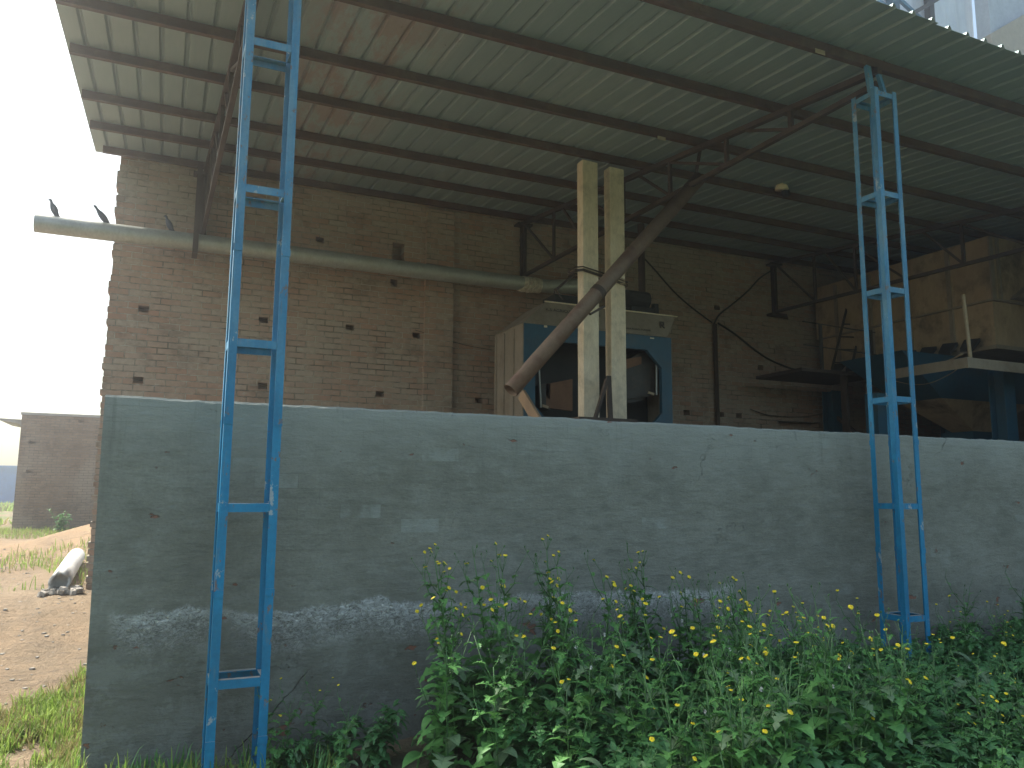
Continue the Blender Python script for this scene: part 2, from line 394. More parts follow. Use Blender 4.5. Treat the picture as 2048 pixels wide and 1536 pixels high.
# ------------------------------------------------------------------ ground
def H(x, y):
    s = lambda a, b, v: (lambda t: t * t * (3 - 2 * t))(max(0, min(1, (v - a) / (b - a))))
    z = .2 * s(-1, 4.6, y) + .28 * s(4.6, 10.5, y)
    crest = max(.10, min(.62, .48 + (x + 1.1) * .26))
    z += crest * math.exp(-((y - 16) / 2.3) ** 2) * s(9, 13, y) * (1 if x < 2 else 0.6)
    z += (-.03) * s(20, 26, y)
    k = 1 if y < 30 else .4
    z += .045 * nz(x * .9, y * .7, 3) * k + .02 * nz(x * 3.1, y * 2.3, 5) * k
    if x < .2 and 4.4 < y < 13: z += .02 * nz(x * 8, y * 6, 9)
    return z
def axis(lo, hi, a, b, step):
    v = [a + step * i for i in range(int((b - a) / step) + 1)]
    d = step; p = a
    while p > lo: d *= 1.28; p -= d; v.insert(0, p)
    d = step; p = v[-1]
    while p < hi: d *= 1.28; p += d; v.append(p)
    return v
gx = axis(-450, 450, -6, 8, .11); gy = axis(-60, 700, 1.0, 27, .14)
g = MB(); g.grid(len(gx), len(gy), lambda i, j: (gx[i], gy[j], H(gx[i], gy[j])))
go = g.build('ground', M['ground'], smooth=True); tag(go, kind='structure')

# ------------------------------------------------------------------ low plastered wall
WY = 4.58; WT = 2.09
def low_wall():
    b = MB(); x0, x1 = -.28, 11.0; n = 300; zb = -.1
    zs = [zb, .35, .7, 1.0, 1.3, 1.6, 1.85, 2.03]
    prof = []
    for i in range(n + 1):
        x = x0 + (x1 - x0) * i / n
        top = WT + .008 * nz(x * 2.3, 0, 1) + .006 * nz(x * 11, 0, 2) + .004 * nz(x * 37, 0, 7)
        ring = []
        for z in zs:
            xx = x
            if i == 0: xx = x + .018 - .022 * (z / 2.1) + .006 * nz(0, z * 9, 1)
            ring.append((xx, WY + .006 * nz(x * 1.3, z * 1.7, 4), z))
        e = .012 + .01 * abs(nz(x * 13, 1, 1))
        ring.append((x if i else x - .002, WY + .003, top - e))
        ring.append((x if i else x - .002, WY + .014, top))
        ring.append((x, WY + .22, top + .004 * nz(x * 9, 5, 5)))
        ring.append((x, WY + .234, top - .01)); ring.append((x, WY + .234, zb))
        prof.append(ring)
    m = len(prof[0])
    b.grid(m, n + 1, lambda i, j: prof[j][i])
    b.face(*range(m)); b.face(*[n * m + k for k in range(m)][::-1])
    o = b.build('boundary_wall', M['plaster'])
    tag(o, 'low grey cement plastered wall with a white salt line running behind the blue columns', 'wall')
low_wall()

# ------------------------------------------------------------------ brick walls with real holes
def wall_xz(b, y, x0, x1, z0, z1, holes, depth, th, through=()):
    xs = sorted(set([x0, x1] + [h[0] for h in holes] + [h[1] for h in holes]))
    zs = sorted(set([z0, z1] + [h[2] for h in holes] + [h[3] for h in holes]))
    vid = {}
    def V(x, z, yy):
        k = (x, z, yy)
        if k not in vid: vid[k] = b.vert((x, yy, z))
        return vid[k]
    for i in range(len(xs) - 1):
        for j in range(len(zs) - 1):
            cx, cz = (xs[i] + xs[i + 1]) / 2, (zs[j] + zs[j + 1]) / 2
            ins = any(h[0] < cx < h[1] and h[2] < cz < h[3] for h in holes)
            if not ins: b.face(V(xs[i], zs[j], y), V(xs[i + 1], zs[j], y), V(xs[i + 1], zs[j + 1], y), V(xs[i], zs[j + 1], y))
            thr = any(h[0] < cx < h[1] and h[2] < cz < h[3] for h in through)
            if not thr: b.face(V(xs[i], zs[j + 1], y + th), V(xs[i + 1], zs[j + 1], y + th), V(xs[i + 1], zs[j], y + th), V(xs[i], zs[j], y + th))
    for h in holes:
        thr = h in through; d = th if thr else depth
        a, c, e, f = h; p = [(a, e), (c, e), (c, f), (a, f)]
        for k in range(4):
            q, r = p[k], p[(k + 1) % 4]
            b.poly([(q[0], y, q[1]), (q[0], y + d, q[1]), (r[0], y + d, r[1]), (r[0], y, r[1])])
        if not thr: b.poly([(p[k][0], y + d, p[k][1]) for k in range(4)])
    b.poly([(x0, y, z0), (x0, y, z1), (x0, y + th, z1), (x0, y + th, z0)])
    b.poly([(x1, y, z0), (x1, y + th, z0), (x1, y + th, z1), (x1, y, z1)])
    b.poly([(x0, y, z1), (x1, y, z1), (x1, y + th, z1), (x0, y + th, z1)])

BY = 10.35; BX0 = -.67
def hole(px, py, w=.115, h=.08, y=BY):
    p = at(px, py, 'Y', y); return (p.x - w / 2, p.x + w / 2, p.z - h / 2, p.z + h / 2)
HL = [hole(*q) for q in ((287, 618), (527, 640), (276, 760), (525, 772), (833, 671), (760, 788), (958, 801), (700, 655),
      (1373, 825), (1443, 829), (1478, 831), (1521, 735), (1571, 634), (1434, 615), (640, 480))]
HL += [hole(797, 505, .17, .27), hole(788, 566, .10, .10)]
box = hole(1597, 849, .92, .09); HL.append(box)
slits = [(10.62, 10.95, 5.53, 5.545), (11.25, 11.5, 5.50, 5.512), (11.66, 11.86, 5.44, 5.475), (11.92, 12.1, 5.44, 5.47), (12.32, 12.5, 5.42, 5.47), (12.28, 12.38, 5.28, 5.30)]
b = MB(); wall_xz(b, BY, BX0, 18.0, -.1, 5.712, HL + slits, .19, .24, slits)
bw_o = empty('brick_wall', (BX0, BY, 0), 'tall old brick wall with small square holes at the back of the shed', 'wall')
random.seed(3)                                    # bricks standing proud of the face
for i in range(420):
    r_ = random.randint(5, 71); k_ = random.randint(-2, 58); xo = k_ * .235 - (.1175 if r_ % 2 == 0 else 0)
    if xo < BX0 + .02 or any(h[0] - .26 < xo < h[1] + .02 and h[2] - .09 < r_ * .077 < h[3] + .02 for h in HL): continue
    b.box(xo + .004, xo + .231, BY - random.uniform(.003, .011), BY + .02, r_ * .077 + .004, r_ * .077 + .073)
b.build('wall_face', M['brick'], bw_o)
b = MB(); p0, p1 = at(848, 600, 'Y', BY).x, at(904, 600, 'Y', BY).x
b.box(p0, p1, BY - .07, BY - .002, -.1, 5.58); b.build('pilaster', M['brick'], bw_o)
b = MB(); b.box(11.6, 12.0, BY - .10, BY - .002, -.1, 5.4); b.build('pilaster', M['brick'], bw_o)
# ragged corner toothing: brick ends standing a little proud of the left end
b = MB()
k = 0; z = .4
while z < 5.5:
    w = random.choice((0, .006, .012, .02, .028))
    if w: b.box(BX0 - w, BX0 - .001, BY + .012 * random.random(), BY + .22, z + .006, z + .066)
    z += .077
b.build('brick_end', M['brick'], bw_o)
b = MB(); b.box(17.8, 18.03, 5.0, BY - .003, -.1, 5.2)  # unseen end wall, added to keep the far right dark
tag(b.build('added_end_wall', M['brick']), 'unseen brick wall added to darken the far right end of the shed', 'wall')

b = MB(); b.box(10.4, 17.79, WY + .24, WY + .47, -.1, 4.97)  # added out of view to block light from the right hand bay
tag(b.build('added_shade_wall', M['brick']), 'unseen full height brick wall added to shade the right hand bay', 'wall')
# ------------------------------------------------------------------ shed roof: corrugated sheets on purlins
SL = .099
def zr(y, z0=4.60): return z0 + SL * y
roof = empty('shed_roof', (-1.0, 3.6, zr(3.6, 4.69)), 'large sloping corrugated metal roof on rusty purlins over the shed', 'roof')
RX0, PITCH = -.965, .2
prof = [(0, 0), (.130, 0), (.135, .0), (.150, .031), (.164, .031), (.180, 0), (.2, 0)]
nrib = 5; k = 0; x = RX0
while x < 18.2:
    b = MB(); pts = []
    for r_ in range(nrib):
        for q in prof[:-1]: pts.append((x + r_ * PITCH + q[0], q[1]))
    pts.append((x + nrib * PITCH + .012, 0))
    lift = .0035 * (k % 2) + .001; y0 = 3.67 + random.uniform(-.02, .03); y1 = 10.55
    ys = [y0 + (y1 - y0) * i / 6 for i in range(7)]
    n = len(pts)
    jit = [random.uniform(-.0015, .0015) for _ in ys]
    for side in (0, 1):
        off = lift + side * .0022
        base = len(b.v)
        for jj, yy in enumerate(ys):
            for q in pts: b.v.append(Vector((q[0], yy, zr(yy, 4.69) + q[1] + off + jit[jj] * side)))
        for jj in range(len(ys) - 1):
            for i in range(n - 1):
                a = base + jj * n + i
                b.face(*((a, a + n, a + n + 1, a + 1) if side == 0 else (a, a + 1, a + n + 1, a + n)))
    m_ = len(ys) * n
    for i in range(n - 1): b.face(i, i + 1, m_ + i + 1, m_ + i)
    b.build('roof_sheet', M['sheet'], roof)
    x += nrib * PITCH; k += 1
PY = [4.29, 5.34, 6.42, 7.36, 8.45, 9.36, 10.24]
for i, yy in enumerate(PY):
    b = MB(); w = .05
    xa = RX0 + .03 if i < 6 else -.86
    zb, zt = zr(yy, 4.605), zr(yy, 4.686)
    # C section: web and two flanges
    b.box(xa, 18.0, yy - w / 2, yy - w / 2 + .006, zb, zt)
    b.box(xa, 18.0, yy - w / 2 + .0065, yy + w / 2, zb, zb + .006)
    b.box(xa, 18.0, yy - w / 2 + .0065, yy + w / 2, zt - .006, zt)
    for q in range(7):
        xx = random.uniform(0, 9)
        b.box(xx, xx + .07, yy - w / 2 - .004, yy - w / 2 - .001, zb + .02, zb + .05)
    b.build('purlin', M['rust'], roof)

for px, py in ((1640, 103), (1323, 276)):
    p = Vector(at(px, py, 'Y', 4.262 if px == 1640 else 6.39)); b = MB(); b.box(p.x - .05, p.x + .05, p.y - .003, p.y, p.z - .022, p.z + .015); b.build('joint_plate', M['rope'], roof)
# ------------------------------------------------------------------ roof trusses
def truss(xa, xb, zlow, label, yend=10.30):
    X = lambda y: xa + (xb - xa) * (y - 4.3) / 6.0
    t = empty('roof_truss', (xa, 4.3, zr(4.3, 4.5)), label, 'truss', 'steel trusses under the shed roof')
    P = lambda y, z: Vector((X(y), y, z))
    zt = lambda y: zr(y, 4.565)
    b = MB(); b.bar(P(4.22, zt(4.22)), P(yend, zt(yend)), .055, .05); b.build('top_chord', M['darksteel'], t)
    zl = lambda y: zlow[0] + (zlow[1] - zlow[0]) * (y - 4.3) / 6.0
    b = MB(); b.bar(P(4.25, zl(4.3)), P(yend, zl(yend)), .045, .045); b.build('bottom_chord', M['darksteel'], t)
    ys = [5.15, 5.98, 6.87, 7.75, 8.6, 9.4, yend - .04]
    prev = 4.35
    for i, y in enumerate(ys):
        if zt(y) - zl(y) < .06: continue
        b = MB(); b.bar(P(y, zl(y) + .02), P(y, zt(y) - .02), .035, .04); b.build('web_post', M['darksteel'], t)
        if i < len(ys) - 1:
            n = ys[i + 1]
            b = MB()
            if i % 2: b.bar(P(y + .02, zl(y) + .02), P(n - .02, zt(n) - .03), .028, .028)
            else: b.bar(P(y + .02, zl(y) + .02), P(y + .55, zt(y + .55) - .03), .028, .028)
            b.build('web_diagonal', M['darksteel'], t)
    b = MB(); p = P(yend, 0)                      # wall end: post and heel plates
    b.bar(P(yend, zl(yend) - .06), P(yend, zt(yend) + .02), .09, .05)
    b.box(p.x - .16, p.x + .16, yend - .12, yend + .03, zl(yend) - .085, zl(yend) - .045)
    b.box(p.x - .14, p.x + .10, yend - .12, yend + .03, zt(yend) - .06, zt(yend) - .03)
    b.build('end_post', M['darksteel'], t)
truss(.40, .30, (4.87, 4.72), 'steel roof truss running back from the left blue column')
truss(5.08, 4.74, (4.88, 4.78), 'steel roof truss running back from the right blue column behind the twin posts')
truss(9.72, 9.52, (4.62, 4.72), 'dark steel roof truss in front of the large cream machine on the right')

# ------------------------------------------------------------------ blue lattice columns
def lattice(x0, x1, y0, y1, ztop, rungs, label, splice):
    g0 = H((x0 + x1) / 2, y0)
    c = empty('lattice_column', ((x0 + x1) / 2, (y0 + y1) / 2, g0), label, 'column', 'blue lattice columns carrying the shed roof')
    w, t = .042, .005
    for sx, xx in ((1, x0), (-1, x1)):
        for sy, yy in ((1, y0), (-1, y1)):
            b = MB()
            lean = random.uniform(-.004, .004); segs = 6; zb = g0 - .1
            a0, a1 = sorted((xx, xx + sx * w)); b.box(a0, a1, *sorted((yy, yy + sy * t)), zb, ztop)
            b0, b1 = sorted((yy + sy * t, yy + sy * w)); b.box(*sorted((xx, xx + sx * t)), b0, b1, zb, ztop)
            # welded splice lumps
            for zz in splice:
                b.box(a0 - .003 if sx > 0 else a0, a1 if sx > 0 else a1 + .003, *sorted((yy - sy * .004, yy - sy * .0005)), zz - .018, zz + .018)
            b.build('leg', M['blue'], c)
    for z in rungs:
        b = MB(); h = .042
        z += random.uniform(-.006, .006)
        b.box(x0 + w + .001, x1 - w - .001, y0 + .002, y0 + .007, z - h, z); b.box(x0 + w + .001, x1 - w - .001, y0 + .0075, y0 + .04, z - .005, z)
        b.box(x0 + w + .001, x1 - w - .001, y1 - .007, y1 - .002, z - h, z); b.box(x0 + w + .001, x1 - w - .001, y1 - .04, y1 - .0075, z - .005, z)
        b.box(x0 + .002, x0 + .007, y0 + w + .001, y1 - w - .001, z - h, z); b.box(x0 + .0075, x0 + .04, y0 + w + .001, y1 - w - .001, z - .005, z)
        b.box(x1 - .007, x1 - .002, y0 + w + .001, y1 - w - .001, z - h, z); b.box(x1 - .04, x1 - .0075, y0 + w + .001, y1 - w - .001, z - .005, z)
        b.build('batten', M['blue'], c)
    b = MB(); xm = (x0 + x1) / 2
    b.bar((xm + .02, y0 + .03, ztop - .02), (xm + .01, y0 + .08, zr(4.25, 4.6)), .03, .03)
    b.bar((x0 + .02, y0 + .05, ztop - .02), (x0 + .04, y0 + .09, zr(4.25, 4.6)), .05, .03)
    b.build('head_bracket', M['blue'], c)
lattice(.28, .56, 4.18, 4.41, 4.86, (.70, 1.54, 2.37, 3.2, 4.03, 4.82), 'tall blue lattice column on the left of the grey wall', (.40, 1.1, 1.95, 2.85))
lattice(4.965, 5.205, 4.18, 4.41, 4.80, (.74, 1.54, 2.34, 3.18, 3.95, 4.78), 'tall blue lattice column standing in weeds on the right', (1.2, 2.0))

# ------------------------------------------------------------------ twin concrete posts
def post(x0, x1, y0, ztop, label):
    d = .125; b = MB(); zs = [2.0 + (ztop - 2.0) * i / 14 for i in range(15)]; zs = [.3] + zs
    for z in zs:
        e = .006
        for (px, py) in ((x0 + e, y0), (x1 - e, y0), (x1, y0 + e), (x1, y0 + d), (x0, y0 + d), (x0, y0 + e)):
            b.v.append(Vector((px + .003 * nz(z * 3, px, 1), py + .003 * nz(z * 3, px, 6), z + (.012 * nz(px * 30, py * 30, 2) if z == zs[-1] else 0))))
    n = 6
    for j in range(len(zs) - 1):
        for i in range(n): b.face(j * n + i, j * n + (i + 1) % n, (j + 1) * n + (i + 1) % n, (j + 1) * n + i)
    b.face(*[(len(zs) - 1) * n + i for i in range(n)])
    tag(b.build('concrete_post', M['concrete']), label, 'post', 'twin concrete posts behind the wall')
q = 7.34
post(at(1166, 500, 'Y', q).x, at(1197, 500, 'Y', q).x, q, 5.29, 'left one of two pale precast concrete posts strapped together')
post(at(1221, 500, 'Y', q).x, at(1250, 500, 'Y', q).x, q, 5.27, 'right one of two pale precast concrete posts strapped together')
xa, xb = at(1150, 560, 'Y', q).x, at(1252, 560, 'Y', q).x
zw = at(1200, 553, 'Y', q).z
wl = empty('wire_strap', ((xa + xb) / 2, q, zw), 'wire strap tied around the two concrete posts', 'strap')
b = MB()
for dz in (0, .03, -.015):
    yy = q - .018; r_ = .007
    b.tube([(xa - .01, yy + .17, zw + dz + .02), (xa - .01, yy, zw + .03 + dz), (xa + .09, yy - .004, zw + .05 + dz), ((xa + xb) / 2, yy - .004, zw + .01 + dz),
            (xb + .01, yy, zw - .06 + dz), (xb + .01, yy + .17, zw - .05 + dz), ((xa + xb) / 2, yy + .175, zw + dz), (xa - .01, yy + .17, zw + dz + .02)], r_, 6)
b.build('wire', M['darksteel'], wl)
b = MB(); p = at(1246, 560, 'Y', q - .03); b.tube([p + Vector((-.05, 0, .03)), p + Vector((.02, 0, 0)), p + Vector((.03, 0, -.04)), p + Vector((-.04, 0, -.05))], .008, 6)
b.build('knot', M['rope'], wl)
b = MB()
for c0, c1 in (((1148, 548), (1112, 580)), ((1112, 580), (1126, 600)), ((1110, 578), (1108, 588))):
    b.tube([at(*c0, 'Y', q - .03), at(*c1, 'Y', q - .25)], .014 if c0[0] == 1148 else .007, 6)
b.build('hook_arm', M['darksteel'], wl)

# brackets leaning at the post bases
b = MB(); yy = q - .16
b.bar(at(1190, 838, 'Y', yy), at(1214, 758, 'Y', yy), .045, .03); b.bar(at(1221, 842, 'Y', yy + .05), at(1217, 752, 'Y', yy + .05), .05, .03)
p = at(1200, 838, 'Y', yy); b.box(p.x - .3, p.x + .4, yy - .1, yy + .3, p.z - .25, p.z + .005)
tag(b.build('steel_bracket', M['darksteel']), 'rusty steel bracket standing against the feet of the concrete posts', 'bracket')
b = MB(); yy = 6.6; b.bar(at(1043, 788, 'Y', yy + .3), at(1080, 850, 'Y', yy), .03, .11)
tag(b.build('wooden_plank', M['wood']), 'short weathered plank leaning below the open end of the slanted tube', 'plank')

# slanting brown tube
pa, pb_ = at(1021, 781, 'Y', 6.45), at(1398, 357, 'Y', 6.6)
b = MB(); n = 20; d = (pb_ - pa).normalized(); a = d.cross(Vector((0, 1, 0))).normalized(); c = a.cross(d)
R0, R1 = .075, .067
for rad, e in ((R0, 0), (R1, 1)):
    for P_ in (pa, pb_):
        for k in range(n):
            t_ = 2 * pi * k / n; b.v.append(P_ + (a * cos(t_) + c * sin(t_)) * rad)
for k in range(n):
    k2 = (k + 1) % n
    b.face(k, k2, n + k2, n + k); b.face(2 * n + k, 3 * n + k, 3 * n + k2, 2 * n + k2); b.face(k, 2 * n + k, 2 * n + k2, k2); b.face(n + k, n + k2, 3 * n + k2, 3 * n + k)
tb = empty('chute_tube', pa, 'long rusty brown tube slanting down in front of the twin concrete posts', 'tube')
b.build('tube_body', M['oldpipe'], tb, smooth=True)
b = MB()
for f in (.42,):
    p = pa.lerp(pb_, f); b.tube([p - d * .03, p + d * .03], .079, 20)
p = pa.lerp(pb_, .36); b.bar(p + Vector((.03, -.02, -.09)), p + Vector((.20, 0, .01)), .03, .02)
b.build('clamp', M['darksteel'], tb)
b = MB(); b.bar(pb_ - d * .1, pb_ + Vector((.03, 0, .35)), .03, .02); b.build('hanger', M['darksteel'], tb)

# ------------------------------------------------------------------ horizontal galvanised pipe
PYY = 9.9
p0 = at(70, 443, 'Y', PYY); p1 = at(1044, 568, 'Y', PYY); zc = (p0.z + p1.z) / 2; pr = .103
pp = empty('galvanised_pipe', (p0.x, PYY, zc), 'long horizontal galvanised pipe sticking out past the brick wall end', 'pipe')
b = MB(); n = 28; xs_ = [p0.x, p0.x + .02] + [p0.x + .5 * i for i in range(1, 12)] + [p1.x]
L_ = [(xx, PYY, zc + .006 * sin(xx * 1.3)) for xx in xs_]
b.tube(L_, pr, n, cap=False); b.tube(L_[:3], pr - .008, n, cap=False)
q0 = at(1155, 580, 'Y', 9.6)
b.build('pipe_run', M['galv'], pp, smooth=True)
b = MB()
for i in range(5): xx = p1.x + .02 + i * .045 + random.uniform(-.008, .008); b.tube([(xx - .011, PYY, zc), (xx + .011, PYY + .01, zc - .014)], pr + .022 + .008 * (i % 2), 20)
b.tube([(p1.x, PYY, zc), (p1.x + .28, PYY, zc - .01)], pr + .003, 20)
b.build('wrapped_joint', M['wrap'], pp)
b = MB(); b.tube([(p1.x + .22, PYY, zc), (p1.x + .45, PYY, zc + .005), (p1.x + .9, PYY - .1, zc + .03), (p1.x + 1.1, PYY - .15, zc + .03)], [pr - .006, pr - .008, pr * 1.15, pr * 1.2], 24)
b.build('end_duct', M['galv'], pp, smooth=True)
for xx in (1.9, 3.0): b = MB(); b.tube([(xx - .012, PYY, zc), (xx + .012, PYY, zc)], pr + .006, 24); b.build('pipe_seam', M['galv'], pp)
b = MB(); x_ = at(391, 490, 'Y', PYY - .12).x
b.box(x_ - .03, x_ + .03, PYY - .125, PYY - .105, zc - .16, zr(9.8, 4.55)); b.box(x_ - .03, x_ + .03, PYY - .10, PYY + .13, zc - .16, zc - .15)
b.build('hanger_strap', M['darksteel'], pp)

# pigeons
def pigeon(px, py_foot, hgt, lean, label, matn='bird'):
    f = at(px, py_foot, 'Y', PYY); base = Vector((f.x, PYY, zc + pr))
    t = empty('pigeon', base, label, 'pigeon', 'pigeons resting on the galvanised pipe')
    s = hgt / .26
    def Q(x, z):                                  # lean: 1 upright, 0 horizontal; bird looks to -X
        a = (1 - lean) * .75
        x, z = x * s, (z - .03) * s
        return base + Vector((x * cos(a) + z * sin(a) * -1, 0, x * -sin(a) * -1 * -1 + z * cos(a) + .035 * s))
    b = MB()
    pts = [(.115, -.055), (.085, -.02), (.05, .03), (.03, .075), (.012, .115), (-.004, .15), (-.018, .178), (-.022, .20), (-.03, .222), (-.045, .232), (-.06, .226), (-.075, .218)]
    rad = [.010, .018, .036, .048, .046, .036, .023, .018, .021, .019, .008, .002]
    b.tube([Q(*p) for p in pts], [k * s for k in rad], 12, sx=.85)
    b.build('body', M[matn], t, smooth=True)
    b = MB()
    for sy in (-1, 1):
        b.tube([Q(.125, -.045) + Vector((0, sy * .012 * s, 0)), Q(.07, .02) + Vector((0, sy * .035 * s, 0)), Q(.03, .08) + Vector((0, sy * .042 * s, 0)), Q(.01, .12) + Vector((0, sy * .03 * s, 0))], [.004 * s, .016 * s, .02 * s, .006 * s], 8)
    b.build('wing', M[matn], t, smooth=True)
    b = MB()
    for sy in (-1, 1):
        top = Q(.03, .035) + Vector((0, sy * .018 * s, 0)); ft = Vector((top.x - .004, base.y + sy * .018 * s, base.z + .002))
        b.tube([top, ft], .004 * s, 6)
        for dx in (-.022, .0, .014): b.tube([ft, ft + Vector((dx * s - .004, dx * .3, -.002))], .0025 * s, 5)
    b.build('legs', M['rust'], t)
pigeon(104, 430, .20, 1.0, 'upright dark pigeon nearest the free end of the pipe')
pigeon(207, 440, .20, .35, 'crouching dark pigeon with its tail low, between the pipe end and the brick wall')
pigeon(336, 458, .19, .95, 'small dark pigeon on the pipe in the shade in front of the brick wall')

# ------------------------------------------------------------------ blue framed machine behind the posts
MY = 8.5
def machine():
    A = at(1050, 645, 'Y', MY); B_ = at(1342, 677, 'Y', MY); D_ = at(1050, 602, 'Y', MY)
    x0, x1, zt = A.x - .01, B_.x, (A.z + B_.z) / 2
    t = empty('grain_machine', ((x0 + x1) / 2, MY, .4), 'grain machine with a blue front frame and beige stencilled hood behind the concrete posts', 'machine')
    zb = 1.2; dp = .86
    b = MB(); w = .15; c = .22
    # front frame: ring with chamfered opening
    o = [(x0, zb), (x1, zb), (x1, zt), (x0, zt)]
    ix0, ix1, iz0, iz1 = x0 + w, x1 - w * 1.05, 2.42, zt - .19
    inn = [(ix0 + c, iz0), (ix1 - c, iz0), (ix1, iz0 + c), (ix1, iz1 - c), (ix1 - c, iz1), (ix0 + c, iz1), (ix0, iz1 - c), (ix0, iz0 + c)]
    fo = [[o[0], inn[7], inn[0]], [o[0], inn[0], inn[1], o[1]], [o[1], inn[1], inn[2]], [o[1], inn[2], inn[3], o[2]], [o[2], inn[3], inn[4]], [o[2], inn[4], inn[5], o[3]], [o[3], inn[5], inn[6]], [o[3], inn[6], inn[7], o[0]]]
    for y in (MY, MY + .06):
        for f in fo: b.poly([(p[0], y, p[1]) for p in (f if y == MY else f[::-1])])
    for L in (o, inn):
        for i in range(len(L)):
            p, q = L[i], L[(i + 1) % len(L)]; b.poly([(p[0], MY, p[1]), (q[0], MY, q[1]), (q[0], MY + .06, q[1]), (p[0], MY + .06, p[1])])
    b.build('front_frame', M['mblue'], t)
    b = MB()                                       # left and right sides, back
    b.box(x0 - .012, x0 - .001, MY + .01, MY + dp, zb, zt + .0); b.box(x1 + .001, x1 + .012, MY + .01, MY + dp, zb, zt)
    b.box(x0, x1, MY + dp, MY + dp + .01, zb, zt)
    for yy in (MY + .25, MY + .55): b.box(x0 - .03, x0 - .013, yy, yy + .035, zb, zt - .03)
    b.box(x0 - .025, x0 - .013, MY + dp - .05, MY + dp, zb, zt - .02)
    b.build('side_panel', M['beige'], t)
    # hood: inclined front, sloping ends
    h0 = at(1092, 602, 'Y', MY + .12); h1 = at(1350, 636, 'Y', MY + .12)
    zh = (h0.z + h1.z) / 2 - .0
    ys = .12; b = MB(); tk = .05
    xl, xr = h0.x, h1.x
    front = [(x0 - .02, MY - .012, zt + .002), (x1 - .08, MY - .012, zt + .002), (x1 + .04, MY + .05, zt + .10), (xr, MY + .12, zh), (xl, MY + .12, zh)]
    b.poly(front)
    back = [(p[0], MY + dp - (p[1] - MY), p[2]) for p in front]
    b.poly(back[::-1])
    for i in range(5): b.poly([front[i], back[i], back[(i + 1) % 5], front[(i + 1) % 5]])
    b.build('hood', M['beige'], t)
    b = MB()
    b.bar((xl - .02, MY + .112, zh + .006), (xr + .03, MY + .112, zh + .006), .02, .014)
    b.build('hood_trim', M['cream'], t)
    # what shows inside the opening
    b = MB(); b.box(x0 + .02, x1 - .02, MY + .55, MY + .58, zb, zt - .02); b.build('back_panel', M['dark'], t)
    yy = MY + .18
    b = MB()                                       # grey curved housing on the right
    pts = [at(1255, 720, 'Y', yy), at(1290, 700, 'Y', yy), at(1313, 715, 'Y', yy), at(1312, 785, 'Y', yy), at(1298, 793, 'Y', yy), at(1240, 800, 'Y', yy), at(1240, 735, 'Y', yy)]
    b.prism(pts, (0, .3, 0)); b.build('housing', M['grey'], t)
    b = MB(); pts = [at(1240, 720, 'Y', yy - .03), at(1283, 713, 'Y', yy - .03), at(1283, 728, 'Y', yy - .03), at(1240, 742, 'Y', yy - .03)]
    b.prism(pts, (0, .1, 0)); b.build('rusty_panel', M['orange'], t); b = MB(); pts = [at(1092, 768, 'Y', yy), at(1145, 758, 'Y', yy), at(1145, 822, 'Y', yy), at(1092, 815, 'Y', yy)]
    b.prism(pts, (0, .05, 0)); b.build('rusty_panel', M['orange'], t)
    b = MB(); b.prism([at(1083, 768, 'Y', yy), at(1100, 765, 'Y', yy), at(1100, 820, 'Y', yy), at(1083, 814, 'Y', yy)], (0, .3, 0)); b.build('chute', M['grey'], t); b = MB()
    b.prism([at(1240, 798, 'Y', yy + .05), at(1288, 790, 'Y', yy + .05), at(1290, 800, 'Y', yy + .05), at(1240, 810, 'Y', yy + .05)], (0, .4, 0)); b.build('chute', M['grey'], t)
    b = MB()
    b.tube([at(1078, 730, 'Y', yy - .1), at(1082, 815, 'Y', yy - .1)], .012, 8); b.build('guide_rod', M['galv'], t); b = MB(); b.tube([at(1313, 716, 'Y', yy - .1), at(1313, 790, 'Y', yy - .1)], .012, 8)
    b.build('guide_rod', M['galv'], t)
    for px, py in ((1084, 811), (1297, 785)):
        b = MB(); p = at(px, py, 'Y', yy - .12); b.bar(p, p + Vector((.08, 0, -.02)), .03, .03); b.build('rag', M['rope'], t)
    b = MB(); p = at(1091, 653, 'Y', MY - .003); b.box(p.x - .02, p.x + .02, MY - .012, MY - .001, p.z - .012, p.z + .012); b.build('name_plate', M['cream'], t); b = MB()
    p = at(1304, 676, 'Y', MY - .003); b.box(p.x - .03, p.x + .03, MY - .008, MY - .001, p.z - .01, p.z + .005); b.build('name_plate', M['cream'], t)
    # top duct and gearbox
    b = MB(); a = at(1120, 560, 'Y', 9.2)
    b.box(x0 + .62, x0 + 1.0, MY + .4, MY + .75, zh + .01, zh + .2)
    b.build('top_duct', M['dark'], t)
    b = MB(); l = at(1256, 637, 'Y', MY + .4); r_ = at(1312, 600, 'Y', MY + .4)
    b.box(l.x, r_.x - .1, MY + .3, MY + .6, zh, zh + .14); b.tube([(l.x + .0, MY + .45, zh + .27), (r_.x - .12, MY + .45, zh + .27)], .12, 14); b.tube([(r_.x - .02, MY + .4, zh), (r_.x - .02, MY + .4, zh + .22)], .05, 10)
    b.build('motor', M['dark'], t)
    # vertical pipes rising behind to the roof
    b = MB(); r2 = at(1283, 520, 'Y', 9.3); b.tube([(r2.x, 9.3, zh), (r2.x, 9.3, zr(9.3, 4.55))], .05, 10); b.build('riser', M['darksteel'], t)
    # lettering, stencilled on the inclined hood
    def lettering(txt, size, px, py):
        cu = bpy.data.curves.new('lettering', 'FONT'); cu.body = txt; cu.size = size; cu.extrude = .001; cu.space_character = 1.05
        to = bpy.data.objects.new('tmp', cu); COL.objects.link(to)
        bpy.context.view_layer.update()
        me = bpy.data.meshes.new_from_object(to.evaluated_get(bpy.context.evaluated_depsgraph_get()))
        bpy.data.objects.remove(to)
        me.materials.clear(); me.materials.append(M['ink'])
        o = bpy.data.objects.new('lettering', me); COL.objects.link(o); o.parent = t
        tilt = math.atan2(.132, zh - zt)           # the hood leans back
